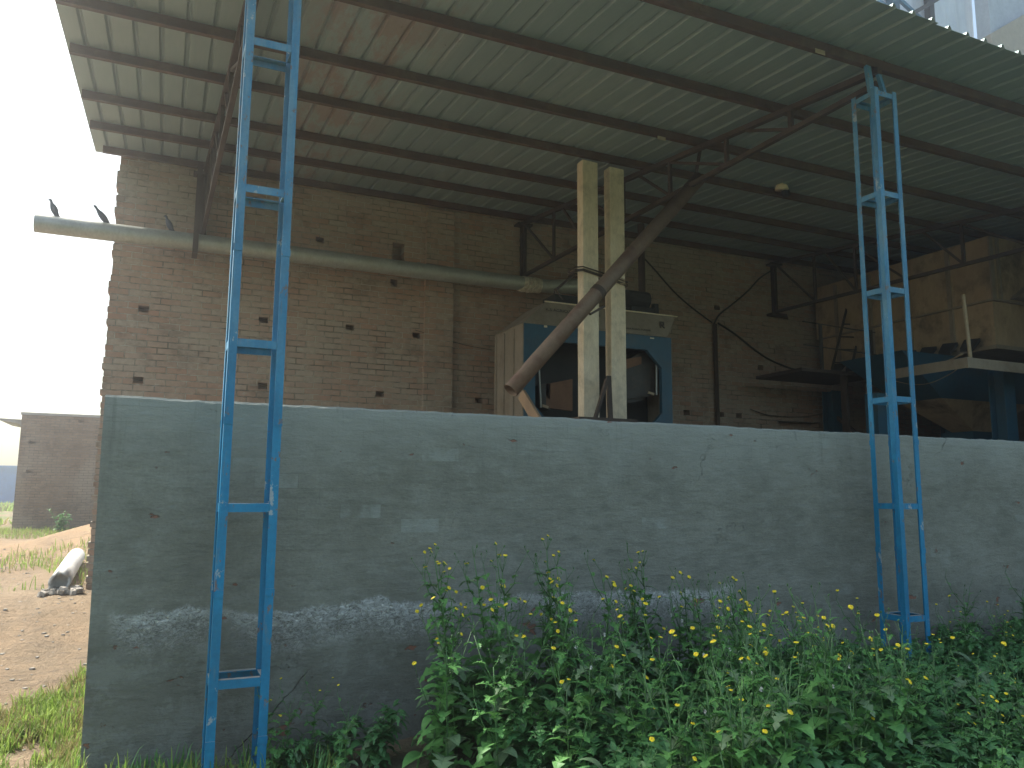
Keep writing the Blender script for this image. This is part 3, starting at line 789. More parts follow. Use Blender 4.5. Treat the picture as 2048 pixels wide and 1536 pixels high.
        p = at(px, py, 'Y', MY + .03); fz = (p.z - zt) / (zh - zt); yq = MY - .012 + fz * .132 - .006
        p = at(px, py, 'Y', yq); o.location = Vector((p.x, yq, p.z)) - t.location; o.rotation_euler = (pi / 2 - tilt, 0, 0)
    lettering('K.S AGRICULTURE WORKS', .062, 1092, 621)
    lettering('K.S AGRICULTURE', .062, 1240, 640)if False else None
    lettering('KAPURTHALA ROAD, PUNJAB', .04, 1228, 655)
    b = MB(); p = at(1324, 650, 'Y', MY + .04); ex, ez, ey = p.x, p.z, MY + .03
    b.box(ex - .035, ex - .015, ey, ey + .012, ez - .045, ez + .045); b.box(ex - .0145, ex + .03, ey, ey + .012, ez + .025, ez + .045)
    b.bar((ex - .01, ey + .006, ez + .005), (ex + .035, ey + .006, ez - .04), .012, .018, (0, 1, 0)); b.box(ex + .012, ex + .03, ey, ey + .012, ez - .005, ez + .024)
    b.build('emblem', M['ink'], t)
machine()

# ------------------------------------------------------------------ conduit and cables on the back wall
b = MB(); c0 = at(1430, 648, 'Y', BY - .06); b.tube([(c0.x, BY - .06, .3), (c0.x, BY - .06, c0.z)], .035, 12)
cd = b.build('conduit_pipe', M['darksteel'], smooth=True); tag(cd, 'upright dark conduit pipe on the brick wall right of the blue machine', 'pipe')
def cable(pts, y, r_, label, name='cable', mt='cable', y2=None):
    P3 = [at(px, py, 'Y', y if y2 is None else y + (y2 - y) * i / (len(pts) - 1)) for i, (px, py) in enumerate(pts)]
    out = []
    for i in range(len(P3) - 1):
        a = P3[max(i - 1, 0)]; b_ = P3[i]; c = P3[i + 1]; d_ = P3[min(i + 2, len(P3) - 1)]
        for k in range(5):
            t = k / 5
            out.append(.5 * ((2 * b_) + (c - a) * t + (2 * a - 5 * b_ + 4 * c - d_) * t * t + (3 * b_ - a - 3 * c + d_) * t ** 3))
    out.append(P3[-1])
    m_ = MB(); m_.tube(out, r_, 6); tag(m_.build(name, M[mt], smooth=True), label, 'cable' if mt == 'cable' else 'rope')
cable([(1284, 512), (1310, 540), (1345, 580), (1380, 612), (1424, 645)], BY - .03, .012, 'black cable sagging from the roof down to the conduit top')
cable([(1428, 648), (1440, 628), (1468, 606), (1496, 582), (1520, 556), (1545, 540)], BY - .03, .014, 'black cable climbing from the conduit top to the right hand truss end')
cable([(1436, 646), (1470, 668), (1510, 700), (1545, 722), (1600, 742), (1640, 742)], BY - .03, .016, 'thick black cable drooping right from the conduit top to the walkway')
cable([(1500, 818), (1540, 831), (1600, 834), (1650, 826), (1675, 812)], BY - .03, .006, 'thin cable hanging in a low loop on the dark brick wall')
cable([(830, 660), (870, 672), (930, 690), (985, 700)], BY - .03, .004, 'very thin cable stretched across the brick wall towards the blue machine')

# ------------------------------------------------------------------ big cream machine on the right
def dryer():
    X0, Y0, Y1 = 10.35, 7.0, 10.2
    t = empty('grain_dryer', (X0 + 1.5, 8.2, .4), 'large stained cream and blue hopper machine standing in the dark right part of the shed', 'machine')
    b = MB(); b.box(X0, X0 + 3.4, Y0, Y1, 4.30, 5.2); b.build('upper_body', M['beige_dirty'], t)
    b = MB(); b.box(X0 + .02, X0 + 3.4, Y0 + .02, Y1 - .02, 3.66, 4.275); b.build('lower_body', M['beige_dirty'], t)
    b = MB()
    b.box(X0 - .035, X0 + 3.45, Y0 - .035, Y1, 4.2755, 4.2995)
    b.box(X0 - .03, X0 + 3.45, Y0 - .03, Y1, 3.60, 3.655)
    for yy in (7.6, 8.3, 9.0, 9.7):
        b.box(X0 - .03, X0 - .001, yy, yy + .06, 4.3005, 5.15); b.box(X0 - .02, X0 + .018, yy, yy + .06, 3.66, 4.27)
    b.box(X0 - .025, X0 + .05, Y0 - .025, Y0 - .001, 4.3005, 5.18); b.box(X0 + .13, X0 + .17, Y0 - .035, Y0 - .001, 4.3005, 5.18)
    b.build('rib', M['beige'], t)
    b = MB()                                       # chute leaning across the front panel
    b.prism([(X0 + .35, Y0 - .002, 4.33), (X0 + .75, Y0 - .002, 4.33), (X0 + 1.6, Y0 - .002, 4.95), (X0 + 1.3, Y0 - .002, 4.95)], (0, -.12, 0)); b.build('chute', M['beige'], t)
    b = MB()                                       # discharge flaps
    for yy in [7.2 + .34 * i for i in range(8)]:
        p = [(X0 - .03, yy, 3.78), (X0 - .03, yy + .24, 3.80), (X0 - .16, yy + .22, 3.66), (X0 - .16, yy + .03, 3.64)]
        b.prism(p, (0, 0, -.05))
    b.build('flap', M['dark'], t)
    # hopper: blue upper part, beige cone
    b = MB(); T = [(9.25, 7.6), (13.3, 7.6), (13.3, 8.7), (9.25, 8.7)]; Mi = [(10.22, 7.78), (12.15, 7.78), (12.15, 8.5), (10.22, 8.5)]; Bo = [(11.10, 7.95), (11.5, 7.95), (11.5, 8.3), (11.10, 8.3)]
    z0, z1, z2 = 3.59, 3.0, 2.56
    for i in range(4):
        j = (i + 1) % 4; b.poly([(*T[i], z0), (*T[j], z0), (*Mi[j], z1), (*Mi[i], z1)][::-1])
    b.build('hopper', M['mblue'], t)
    b = MB()
    for i in range(4):
        j = (i + 1) % 4; b.poly([(*Mi[i], z1 - .002), (*Mi[j], z1 - .002), (*Bo[j], z2), (*Bo[i], z2)][::-1])
    b.build('hopper_cone', M['beige_dirty'], t)
    b = MB(); b.box(11.0, 11.6, 7.9, 8.4, 2.2, 2.559); b.build('outlet', M['mblue'], t)
    for (xx, yy) in ((10.42, 7.02), (13.3, 7.02), (10.42, 10.0), (13.3, 10.0)):
        b = MB(); w = .11
        b.box(xx - w, xx + w, yy - w, yy - w + .014, .3, 3.36); b.box(xx - w, xx + w, yy + w - .014, yy + w, .3, 3.36); b.box(xx - .007, xx + .007, yy - w + .0145, yy + w - .0145, .3, 3.36)
        b.build('leg', M['mblue'], t)
    b = MB(); b.bar((10.42, 9.9, 2.9), (10.42, 7.2, .9), .05, .05); b.build('brace', M['darksteel'], t)
dryer()
w = empty('platform', (10.4, 6.8, 3.4), 'narrow steel platform with a single post at the corner of the cream machine', 'platform')
a = at(1925, 716, 'Y', 6.55)
b = MB(); b.box(a.x, 13.8, 6.5, 6.955, a.z - .02, a.z); b.box(a.x, 13.8, 6.48, 6.4995, a.z - .13, a.z); b.box(a.x - .01, a.x - .0005, 6.48, 7.6, a.z - .13, a.z); b.build('deck', M['beige'], w)
b = MB(); p = at(1933, 590, 'Y', 6.5); b.tube([(p.x, 6.51, a.z), (p.x - .05, 6.51, p.z)], .024, 10); b.build('rail_post', M['rope'], w)
cable([(1748, 738), (1790, 741), (1850, 734), (1890, 724), (1925, 708)], 8.6, .012, 'pale rope looping from the walkway up to the platform', 'rope', 'rope', 6.6)
cable([(1790, 762), (1825, 769), (1860, 766), (1900, 748), (1935, 722)], 8.0, .005, 'thin cord hanging in a deep loop under the platform', 'rope', 'rope', 6.6)

# walkway with rail and ladder in the dark corner
w = empty('walkway', (9.7, 9.0, 3.5), 'dim walkway with a thin handrail beside the brick wall', 'walkway')
b = MB(); p = at(1640, 741, 'Y', 9.0); b.box(8.7, 10.3, 8.9, 9.9, p.z - .05, p.z); b.build('deck', M['darksteel'], w)
b = MB(); q_ = at(1640, 648, 'Y', 8.93); b.bar((q_.x, 8.93, p.z), (q_.x, 8.93, q_.z), .04, .04); b.bar((10.2, 8.93, p.z), (10.2, 8.93, q_.z), .04, .04)
for zz in (p.z + .36, p.z + .72): b.bar((q_.x - .35, 8.93, zz), (10.3, 8.93, zz - .04), .015, .015)
b.build('handrail', M['grey'], w)
b = MB(); b.box(9.62, 9.68, 8.95, 9.05, .3, p.z - .051); b.build('leg', M['darksteel'], w)
l = empty('ladder', at(1665, 738, 'Y', 9.2), 'steep steel ladder rising from the walkway to the machine top', 'ladder')
b0, b1, t0, t1 = at(1664, 738, 'Y', 9.3), at(1702, 738, 'Y', 9.3), at(1712, 540, 'Y', 9.7), at(1748, 545, 'Y', 9.7)
for a_, c_ in ((b0, t0), (b1, t1)): b = MB(); b.bar(a_, c_, .03, .03); b.build('rail', M['grey'], l)
for k in range(8): f = .06 + k * .125; b = MB(); b.tube([b0.lerp(t0, f), b1.lerp(t1, f)], .012, 6); b.build('rung', M['grey'], l)

# tall dark blue bin leg behind the right column
b = MB(); p = at(1752, 790, 'Y', 7.6); b.box(p.x - .1, p.x + .1, 7.5, 7.7, .3, 2.95)
tag(b.build('steel_post', M['mblue']), 'short dark blue steel post seen behind the right blue column', 'post')

# lamp hanging below a purlin
lp = at(1563, 372, 'Y', 7.2)
l = empty('lamp', lp, 'small cream lamp shade hanging under the dark part of the roof', 'lamp')
b = MB(); b.tube([lp + Vector((-.01, 0, .09)), lp + Vector((0, 0, .05)), lp + Vector((.0, 0, -.045))], [.015, .05, .085], 16, cap=True); b.build('lamp_shade', M['cream'], l, smooth=True)
b = MB(); b.tube([lp + Vector((.06, .02, -.0)), lp + Vector((.12, .04, -.1))], .05, 10); b.tube([lp + Vector((0, 0, .08)), Vector((lp.x, lp.y, zr(lp.y, 4.69)))], .008, 6); b.build('lamp_holder', M['dark'], l)

# ------------------------------------------------------------------ outside left
def far_building():
    p = at(35, 1058, 'Y', 26); q = at(200, 832, 'Y', 26); x0 = -3.66; zt = 3.70
    t = empty('brick_building', (x0, 26, .4), 'plain flat roofed brown brick building beyond the sand heap', 'building')
    b = MB(); hs = [hole(65, 885, .2, .1, 26), hole(57, 943, .13, .09, 26), hole(163, 843, .13, .08, 26)]
    wall_xz(b, 26.0, x0, 4.5, 0, zt, hs, .12, .24)
    b.box(x0, x0 + .23, 26.245, 32, 0, zt - .001)
    b.build('wall', M['brick2'], t)
    b = MB(); b.box(x0 - .03, 4.55, 25.97, 32, zt + .001, zt + .07); b.build('roof', M['slab'], t)
    b = MB(); b.prism([(x0 - .002, 26.3, zt - .12), (x0 - .002, 26.3, zt - .36), (x0 - .1, 26.3, zt - .24), (x0 - .62, 26.3, zt - .14), (x0 - .62, 26.3, zt - .10)], (0, 2.5, 0)); b.build('canopy', M['slab'], t)
far_building()
b = MB(); zt = at(0, 931, 'Y', 78).z
cs = empty('metal_shed', (-20, 78, .4), 'long blue metal shed on the horizon at far left', 'shed')
b.box(-48, 10, 78, 100, .2, zt - .2)
for i in range(190): b.box(-48 + i * .3, -48 + i * .3 + .08, 77.95, 77.999, .2, zt - .2)
b.build('wall', M['shed'], cs)
b = MB(); b.box(-48.4, 10.4, 77.7, 100.3, zt - .199, zt); b.build('roof', M['shed'], cs)

# broken concrete pipe lying on the bank
def cpipe():
    a = Vector((-.98, 9.25, 0)); b_ = Vector((-.84, 12.0, 0)); a.z = H(a.x, a.y) + .13; b_.z = H(b_.x, b_.y) + .12
    def rest(px, py):                                # where the sight line comes down to the bank plus the pipe radius
        y = 8.0
        while y < 16:
            p = at(px, py, 'Y', y)
            if p.z < H(p.x, p.y) + .10: break
            y += .05
        return p
    a, b_ = rest(119, 1165), rest(153, 1112)
    t = empty('concrete_pipe', a, 'broken pale concrete pipe lying on the sandy bank beside the wall end', 'pipe')
    n = 24; d = (b_ - a).normalized(); s_ = d.cross(Vector((0, 0, 1))).normalized(); c = s_.cross(d); b = MB(); r_ = .108
    rings = [(r_, 0), (r_, .25), (r_, .5), (r_, .51), (r_, 1.0)]
    for ri, (rad, f) in enumerate(rings):
        for k in range(n):
            th = 2 * pi * k / n; p = a.lerp(b_, f)
            if f == 0: p = p + d * (.07 * nz(k * .9, 3, 3) + .05 * sin(th + 1))
            b.v.append(p + (s_ * cos(th) + c * sin(th)) * rad * (1.03 if f == .51 else 1))
    for k in range(n):
        th = 2 * pi * k / n; b.v.append(b.v[k] - (s_ * cos(th) + c * sin(th)) * .03)
    for k in range(n):
        th = 2 * pi * k / n; b.v.append(a.lerp(b_, .05) + (s_ * cos(th) + c * sin(th)) * (r_ - .03))
    for j in range(4):
        for k in range(n): k2 = (k + 1) % n; b.face(j * n + k, j * n + k2, (j + 1) * n + k2, (j + 1) * n + k)
    for k in range(n):
        k2 = (k + 1) % n; b.face(k, 5 * n + k, 5 * n + k2, k2); b.face(5 * n + k, 6 * n + k, 6 * n + k2, 5 * n + k2)
    b.face(*[4 * n + k for k in range(n)]); b.face(*[6 * n + k for k in range(n)][::-1])
    b.build('pipe_shell', M['ccp'], t, smooth=True)
    b = MB()
    for i in range(60):
        p = a - d * random.uniform(-.15, .22) + s_ * random.uniform(-.16, .2); z = H(p.x, p.y); rr = random.uniform(.012, .06)
        pts = []
        for k in range(6):
            th = k * pi / 3; pts.append((p.x + rr * cos(th) * random.uniform(.6, 1.2), p.y + rr * sin(th) * random.uniform(.6, 1.2), z + random.uniform(-.01, .02)))
        b.prism(pts, (rr * .2, 0, rr * random.uniform(.5, 1.1)))
    tag(b.build('rubble', M['rubble']), 'loose grey concrete rubble at the broken mouth of the pipe', 'rubble', kind='stuff')
cpipe()
b = MB()                                            # stones and clods
for i in range(330):
    y = random.uniform(4.8, 15); x = -.34 - random.random() ** 1.3 * (.55 + y * .11)
    rr = random.uniform(.004, .014) * (1 + y * .04); z = H(x, y)
    n = 5; pts = [(x + rr * cos(k * 2 * pi / n) * random.uniform(.7, 1.3), y + rr * sin(k * 2 * pi / n) * random.uniform(.7, 1.3), z - .003) for k in range(n)]
    b.prism(pts, (rr * .1, rr * .1, rr * random.uniform(.3, .8)))
tag(b.build('pebbles', M['rubble']), 'small stones and clods scattered over the sandy track', 'stones', kind='stuff')

# ------------------------------------------------------------------ tower at top right, beyond the roof
def tower():
    Y = 14.0
    t = empty('clad_tower', (18, Y, .3), 'tall tower clad in white sheeting with blue framing above the roof at top right', 'tower')
    X0 = at(1738, 0, 'Y', Y).x; X1 = at(1945, 40, 'Y', Y).x; X2 = X1 + .5
    b = MB(); n = 60
    b.grid(n, 12, lambda i, j: (X0 - .6 + (X1 - X0 + .6) * i / (n - 1), Y + .05 * nz(i * .4, j * .6, 2) + .02 * sin(i * 1.1), 2 + j * 1.7)); b.build('white_sheeting', M['tarp'], t, smooth=True)
    b = MB(); x = at(1784, 20, 'Y', Y - .2).x; b.box(x - .12, x + .12, Y - .35, Y - .12, .3, 19); b.build('blue_post', M['mblue'], t)
    b = MB(); b.bar(at(1757, 2, 'Y', Y - .3), at(1786, 25, 'Y', Y - .3), .09, .09); b.bar(at(1800, 0, 'Y', Y - .3), at(1856, 52, 'Y', Y - .3), .09, .09); b.build('blue_brace', M['blue'], t)
    b = MB(); x = at(1858, 20, 'Y', Y - .2).x; b.box(x - .09, x + .09, Y - .3, Y - .12, .3, 19); b.bar(at(1820, 30, 'Y', Y - .4), at(1876, -2, 'Y', Y - .4), .1, .1)
    b.build('steel_frame', M['grey'], t)
    b = MB(); b.box(X1, X1 + .28, Y - .5, Y - .1, .3, 19); b.box(X1 + .34, X1 + .52, Y - .45, Y - .1, .3, 19); b.build('corner_post', M['palegrey'], t)
    b = MB(); b.box(X1 + .53, X1 + 8, Y - .3, Y - .2, 2, 20); b.build('grey_panel', M['palegrey'], t)
    b = MB()
    pts = [at(1962, 78, 'Y', Y - .32), at(2060, 22, 'Y', Y - .32), at(2160, -40, 'Y', Y - .32), at(2160, 130, 'Y', Y - .32), at(1962, 160, 'Y', Y - .32)]
    b.prism(pts, (0, -.3, 0)); b.build('tan_panel', M['tan'], t)
tower()

# ------------------------------------------------------------------ haze
hz = bpy.data.materials.new('haze'); hz.use_nodes = True; ht = hz.node_tree
for nd in list(ht.nodes):
    if nd.type == 'BSDF_PRINCIPLED': ht.nodes.remove(nd)
pv = ht.nodes.new('ShaderNodeVolumePrincipled'); pv.inputs['Color'].default_value = (.93, .96, 1, 1)
pv.inputs['Density'].default_value = .0072; pv.inputs['Anisotropy'].default_value = .80  # density raised so the haze also stands in for the glare veil
ht.links.new(pv.outputs[0], [n for n in ht.nodes if n.type == 'OUTPUT_MATERIAL'][0].inputs['Volume'])
b = MB(); b.box(-75, 40, -12, 135, -3, 24); tag(b.build('haze', hz), 'thin bright dusty haze in the air', 'haze', kind='stuff')

# ------------------------------------------------------------------ grass
def blades(name, spots, hmin, hmax, mats, label, wid=.004):
    b = MB()
    for (x, y) in spots:
        z = H(x, y) - .005; h = random.uniform(hmin, hmax); a = random.uniform(0, 2 * pi); l = random.uniform(.1, .7) * h
        dx, dy = cos(a), sin(a); wx, wy = -dy * wid, dx * wid
        b.cur = 0 if nz(x * 5, y * 5, 2) + random.uniform(-.35, .5) > -.05 else 1; h *= random.uniform(.4, 1.35)
        p = [(x, y, z), (x + dx * l * .25, y + dy * l * .25, z + h * .5), (x + dx * l * .65, y + dy * l * .65, z + h * .85), (x + dx * l, y + dy * l, z + h * .95)]
        i = [b.vert((q[0] + s_ * wx * w_, q[1] + s_ * wy * w_, q[2])) for q, w_ in zip(p[:3], (1, .9, .6)) for s_ in (-1, 1)]
        e = b.vert(p[3]); b.face(i[0], i[1], i[3], i[2]); b.face(i[2], i[3], i[5], i[4]); b.face(i[4], i[5], e)
    return tag(b.build(name, mats), label, 'grass', kind='stuff')
sp = []
while len(sp) < 26000:
    y = random.uniform(3.4, 7.0); x = -.24 - random.random() ** 1.1 * 1.2
    edge = 6.75 + (x + .3) * 1.9
    dens = .38 + 1.3 * nz(x * 2.6, y * 2.0, 11) + .7 * nz(x * 7, y * 6, 3) + (.35 if x > -.42 else 0)
    if y < edge + .25 * nz(x * 5, y * 3, 1) and random.random() < dens: sp.append((x, y))
blades('grass', sp, .03, .12, [M['grass'], M['drygrass']], 'bright sunlit grass growing beside the left end of the wall')
sp = [(random.uniform(-.28, .9) ** 1, random.uniform(3.7, 4.56)) for _ in range(2600)]
sp = [(x, y) for x, y in sp if nz(x * 4, y * 4, 8) > -.15]
blades('grass', sp, .04, .15, [M['leafA'], M['grass']], 'shaded grass at the foot of the grey wall near the left column')
sp = []
while len(sp) < 7000:
    y = random.uniform(9, 27); x = random.uniform(-5.5, -.5)
    k = nz(x * .9, y * .5, 21)
    if (10.5 < y < 14.3 and k > -.12 + .16 * (-x - .9)) or (y > 21.5 and k > -.2): sp.append((x, y))
blades('grass', sp, .04, .16, [M['grass'], M['drygrass']], 'thin patches of grass on the bank and round the sand heap', .006)
sp = []
while len(sp) < 7000:
    y = random.uniform(30, 76); x = random.uniform(-18, -4.2)
    if nz(x * .12, y * .06, 2) > -.15: sp.append((x, y))
blades('grass', sp, .1, .35, [M['grass'], M['drygrass']], 'far green field behind the brown brick building', .05)

# ------------------------------------------------------------------ leafy plants
def leaf(b, base, dirh, L, W, droop, lobes, up_=.5, mi=0, twist=0):
    """lobed leaf: strip of quads on both sides of a curved midrib"""
    b.cur = mi; n = 9; d = Vector((cos(dirh), sin(dirh), 0)); s_ = Vector((-sin(dirh), cos(dirh), 0))
    mid = []; p = Vector(base); a = up_
    for i in range(n + 1):
        mid.append(p.copy()); p = p + (d * cos(a) + Vector((0, 0, sin(a)))) * (L / n); a -= droop / n
    rows = []
    for i, m_ in enumerate(mid):
        t = i / n
        w = W * (sin(pi * min(1, (t * .93 + .07))) ** .7) * (1 - .25 * t)
        if lobes: w *= (1.25 if i % 2 == 0 else .42) if i not in (0, n) else .3
        if i == n: w = .001
        sw = d * (-.35 * w if lobes and i % 2 == 0 else 0)
        fold = Vector((0, 0, w * .25))
        rows.append((b.vert(m_ - s_ * w + sw + fold * (1 + twist)), b.vert(m_), b.vert(m_ + s_ * w + sw + fold * (1 - twist))))
    for i in range(n):
        for k in (0, 1): b.face(rows[i][k], rows[i][k + 1], rows[i + 1][k + 1], rows[i + 1][k])

def flower_mesh():
    b = MB(); n = 18; r_ = .0125
    c = b.vert((0, 0, .002)); ring = []; b.cur = 0
    inner = [b.vert((.45 * r_ * cos(2 * pi * k / n), .45 * r_ * sin(2 * pi * k / n), .0035)) for k in range(n)]
    for k in range(2 * n):
        rr = r_ * (1.05 if k % 2 == 0 else .78) * random.uniform(.92, 1.06); th = pi * k / n
        ring.append(b.vert((rr * cos(th), rr * sin(th), random.uniform(-.001, .002))))
    for k in range(n):
        a, a2 = inner[k], inner[(k + 1) % n]
        b.face(a, ring[2 * k], ring[2 * k + 1]); b.face(a, ring[2 * k + 1], a2); b.face(a2, ring[2 * k + 1], ring[(2 * k + 2) % (2 * n)])
    b.cur = 1
    for k in range(n): b.face(c, inner[k], inner[(k + 1) % n])
    b.cur = 2
    b.tube([(0, 0, -.014), (0, 0, -.009), (0, 0, -.001)], [.003, .006, .0055], 8)
    return b
fm = flower_mesh(); F0 = fm.build('flower_head', [M['petal'], M['petal2'], M['stem']]); FMESH = F0.data; bpy.data.objects.remove(F0)
def puff():
    b = MB()
    for k in range(60):
        v = Vector((random.gauss(0, 1), random.gauss(0, 1), random.gauss(0, 1))).normalized() * .012
        s_ = v.cross(Vector((0, 0, 1))).normalized() * .0018
        b.poly([v * .1, v + s_, v - s_])
    return b
PM = puff().build('seed_head', M['fluff']); PMESH = PM.data; bpy.data.objects.remove(PM)

def sow_thistle(h, nl, nf, seed, nbr=4):
    random.seed(seed)
    t = empty('sow_thistle', (0, 0, 0), 'tall yellow flowered sow thistle with jagged leaves in front of the grey wall', 'plant', 'flowering sow thistles in front of the grey wall')
    st = MB(); fo = MB(); fl = []
    lean = random.uniform(-.12, .12), random.uniform(-.12, .12)
    main = [Vector((lean[0] * (z_ / 8) ** 1.4 * h, lean[1] * (z_ / 8) ** 1.4 * h, h * z_ / 8)) for z_ in range(9)]
    st.tube(main, [.006 - .0004 * i for i in range(9)], 6)
    ga = random.uniform(0, 6)
    for i in range(nl):
        f = (i / nl) ** 1.15 * .88 + .03; p = main[int(f * 8)].lerp(main[min(8, int(f * 8) + 1)], f * 8 - int(f * 8))
        L = (.215 - .115 * f) * random.uniform(.7, 1.25)
        leaf(fo, p, ga + i * 2.4 + random.uniform(-.3, .3), L, L * .26, random.uniform(1.1, 2.2), random.random() < .85, random.uniform(.3, .9), 0 if random.random() > .14 else 1, random.uniform(-.8, .8))
    def cluster(p, dr, k):
        for j in range(k):
            a = random.uniform(0, 6.28); q_ = p + dr * random.uniform(.02, .07) + Vector((cos(a), sin(a), .6)) * random.uniform(.012, .045)
            st.tube([p, (p + q_) / 2 + Vector((0, 0, -.004)), q_], .0014, 4)
            fl.append((q_, dr + Vector((random.uniform(-.8, .8), random.uniform(-1.9, .3), .2)), 0 if random.random() < .62 else 1))
    cluster(main[-1], Vector((0, 0, 1)), max(2, nf // 2))
    for k in range(nbr):
        f = random.uniform(.45, .95); p = main[int(f * 8)]; a = random.uniform(0, 6.28)
        L = random.uniform(.10, .26); e = p + Vector((cos(a) * L * .55, sin(a) * L * .55, L))
        st.tube([p, p.lerp(e, .5) + Vector((cos(a) * .02, sin(a) * .02, 0)), e], [.003, .0025, .002], 5)
        leaf(fo, p.lerp(e, .35), a + .5, .09, .016, 1.4, True, .7)
        leaf(fo, p.lerp(e, .7), a - .8, .07, .012, 1.2, True, .8)
        cluster(e, Vector((cos(a) * .4, sin(a) * .4, 1)), max(1, nf // 4))
    # closed buds stay with the stem
    for (q_, dr, ty) in fl:
        if ty == 1: st.tube([q_, q_ + dr.normalized() * .006, q_ + dr.normalized() * .012, q_ + dr.normalized() * .015], [.002, .0045, .0035, .0012], 6)
    st.build('stem', M['stem'], t, smooth=True); fo.build('foliage', [M['leafA'], M['leafC']], t)
    for (q_, dr, ty) in fl:
        if ty == 0:
            o = bpy.data.objects.new('flower_head', FMESH); COL.objects.link(o); o.parent = t
            o.location = q_; o.rotation_euler = dr.to_track_quat('Z', 'Y').to_euler(); s_ = random.uniform(.75, 1.1); o.scale = (s_,) * 3
            if random.random() < .015: o.data = PMESH; o.name = 'seed_head'
    t['h'] = h
    return t
def leafy(h, seed, kindm):
    random.seed(seed)
    t = empty('leafy_weed', (0, 0, 0), 'dark green bushy weed without flowers among the sow thistles', 'plant', 'bushy green weeds in front of the grey wall')
    st = MB(); fo = MB()
    for s_ in range(8):
        a = random.uniform(0, 6.28); L = h * random.uniform(.65, 1.05); sp_ = random.uniform(.1, .5)
        pts = [Vector((cos(a) * sp_ * L * (i / 6) ** 1.3, sin(a) * sp_ * L * (i / 6) ** 1.3, L * (i / 6) * (1 - .12 * (i / 6)))) for i in range(7)]
        st.tube(pts, [.004 - .0004 * i for i in range(7)], 5)
        for i in range(9):
            f = .12 + .88 * i / 9; k = min(5, int(f * 6)); p = pts[k].lerp(pts[k + 1], f * 6 - k)
            LL = random.uniform(.05, .14) * (1.2 - .5 * f)
            for q_ in range(3):
                leaf(fo, p, random.uniform(0, 6.28), LL, LL * random.uniform(.2, .36), random.uniform(.6, 1.9), random.random() < .6, random.uniform(-.1, 1.1), 0 if random.random() > .1 else 1, random.uniform(-.8, .8))
    st.build('stem', M['stem'], t, smooth=True); fo.build('foliage', [M[kindm], M['leafC']], t)
    t['h'] = h
    return t
ST = [sow_thistle(.62, 22, 6, 11), sow_thistle(.75, 24, 8, 12), sow_thistle(.90, 28, 10, 13, 5), sow_thistle(1.02, 30, 10, 14, 6), sow_thistle(.82, 24, 8, 15, 4), sow_thistle(1.12, 30, 9, 16, 5)]
LW = [leafy(.45, 21, 'leafB'), leafy(.6, 22, 'leafA'), leafy(.38, 23, 'leafB'), leafy(.7, 24, 'leafB')]
used = set(); random.seed(5)
def place(protos, x, y, h):
    c = sorted(protos, key=lambda o: abs(o['h'] - h) + random.uniform(0, .12))[0]
    s_ = max(.5, min(1.35, h / c['h']))
    if c.name in used: o = copy_tree(c)
    else: o = c; used.add(c.name)
    o.location = (x, y, H(x, y) - .01); o.rotation_euler = (random.uniform(-.06, .06), random.uniform(-.06, .06), random.uniform(-1.0, 1.0)); o.scale = (s_,) * 3
    return o
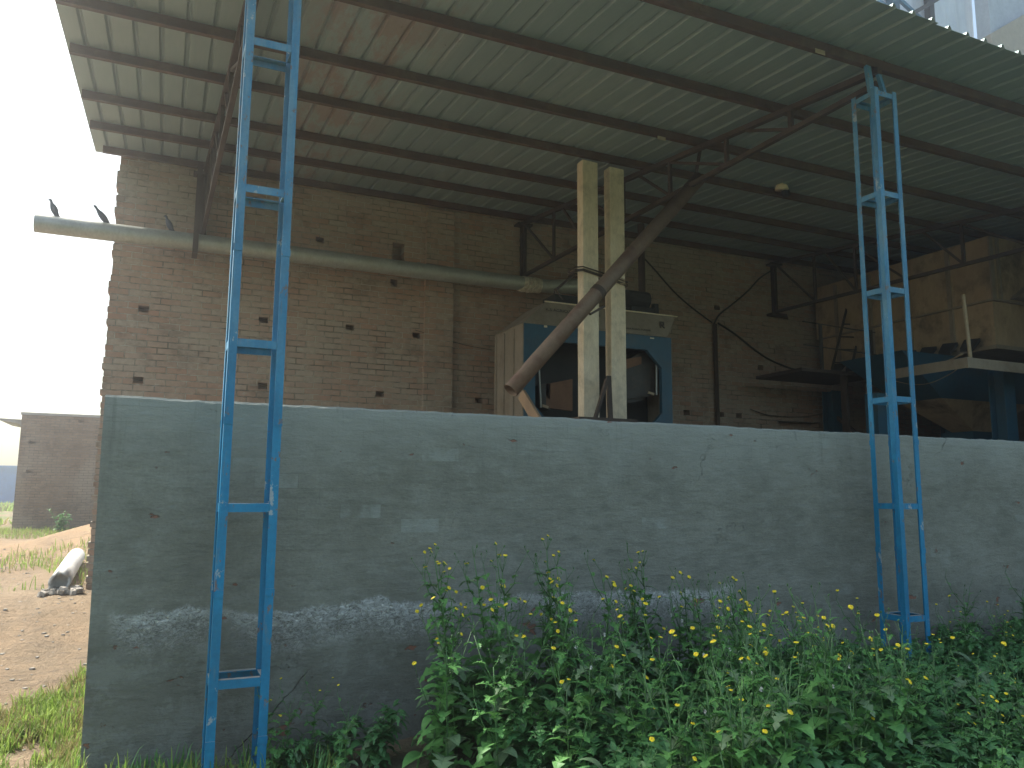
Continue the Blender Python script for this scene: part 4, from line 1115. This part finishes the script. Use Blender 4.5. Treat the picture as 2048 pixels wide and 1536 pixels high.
# the tall ones whose tops stand clear against the wall
for px, py, y in ((920, 1112, 4.15), (993, 1108, 4.1), (1107, 1098, 4.2), (1155, 1128, 4.0), (905, 1152, 4.2), (1032, 1140, 3.9), (1196, 1180, 4.1), (1292, 1132, 4.2), (1320, 1146, 4.1), (865, 1240, 4.0),
                  (1405, 1215, 3.9), (1470, 1206, 4.2), (1520, 1270, 3.8), (1255, 1235, 3.7), (900, 1290, 3.8), (1100, 1230, 3.7), (1600, 1262, 4.2), (1728, 1236, 4.1), (1682, 1285, 4.2), (1806, 1272, 3.9),
                  (1890, 1262, 4.3), (1930, 1190, 4.4), (2010, 1235, 4.3), (2040, 1180, 4.4), (1770, 1330, 3.5), (1330, 1290, 3.5), (1180, 1330, 3.4), (1440, 1330, 3.3), (1000, 1330, 3.6), (628, 1388, 4.35), (960, 1180, 4.3), (1060, 1180, 4.25), (1230, 1190, 4.3)):
    p = at(px, py, 'Y', y); place(ST, p.x, y, p.z - H(p.x, y))
n = 0
while n < 150:                                     # more flowering plants through the bed
    y = random.uniform(2.5, 4.3); x = random.uniform(1.3, 7.4)
    if x < 1.6 + (4.3 - y) * .15: continue
    c_ = math.exp(-((x - 2.6) / 1.2) ** 2); hh = random.uniform(.34, .54) + .40 * c_ * random.uniform(.5, 1.1) - .05 * (4.3 - y) + (.12 if x > 6.2 else 0)
    if x > 4 and random.random() < .55: continue
    place(ST, x, y, hh); n += 1
n = 0
while n < 190:                                    # bushy greenery below them
    y = random.uniform(2.3, 4.5); x = random.uniform(1.25, 7.6)
    if x < 1.55 + (4.3 - y) * .2: continue
    place(LW, x, y, random.uniform(.30, .50) + .2 * math.exp(-((x - 2.6) / 1.3) ** 2) * random.random() + (.1 if x > 6.2 else 0)); n += 1
for x, y, h in ((.95, 4.35, .26), (1.1, 4.2, .34), (.72, 4.3, .2)): place(LW, x, y, h)
for px, py, y in ((535, 1455, 4.3), (572, 1468, 4.3), (688, 1510, 4.0)):
    p = at(px, py, 'Y', y); place(ST[:1], p.x, y, max(.35, p.z - H(p.x, y)))
p = at(122, 1015, 'Y', 24.0)
o = place(LW[1:2], p.x, 24.0, .8); o['label'] = 'sparse bush growing at the foot of the brown brick building'; o.pop('group', None); o.scale = (1.3,) * 3
# undergrowth that nobody could count
random.seed(9); b = MB()
for i in range(6500):
    y = random.uniform(2.0, 4.5); x = random.uniform(1.35, 7.8)
    if x < 1.55 + (4.3 - y) * .2 + .2 * nz(y * 3, 1, 1): continue
    L = random.uniform(.07, .17); leaf(b, (x, y, H(x, y) + random.uniform(0, .30)), random.uniform(0, 6.28), L, L * .3, random.uniform(.5, 1.6), random.random() < .5, random.uniform(0, 1), 0 if random.random() > .15 else 1)
tag(b.build('undergrowth', [M['leafB'], M['leafC']]), 'low leafy ground cover under the flowering weeds', 'ground cover', kind='stuff')
for o in ST + LW:
    if 'h' in o: pass
for o in bpy.data.objects:
    if 'h' in o: del o['h']
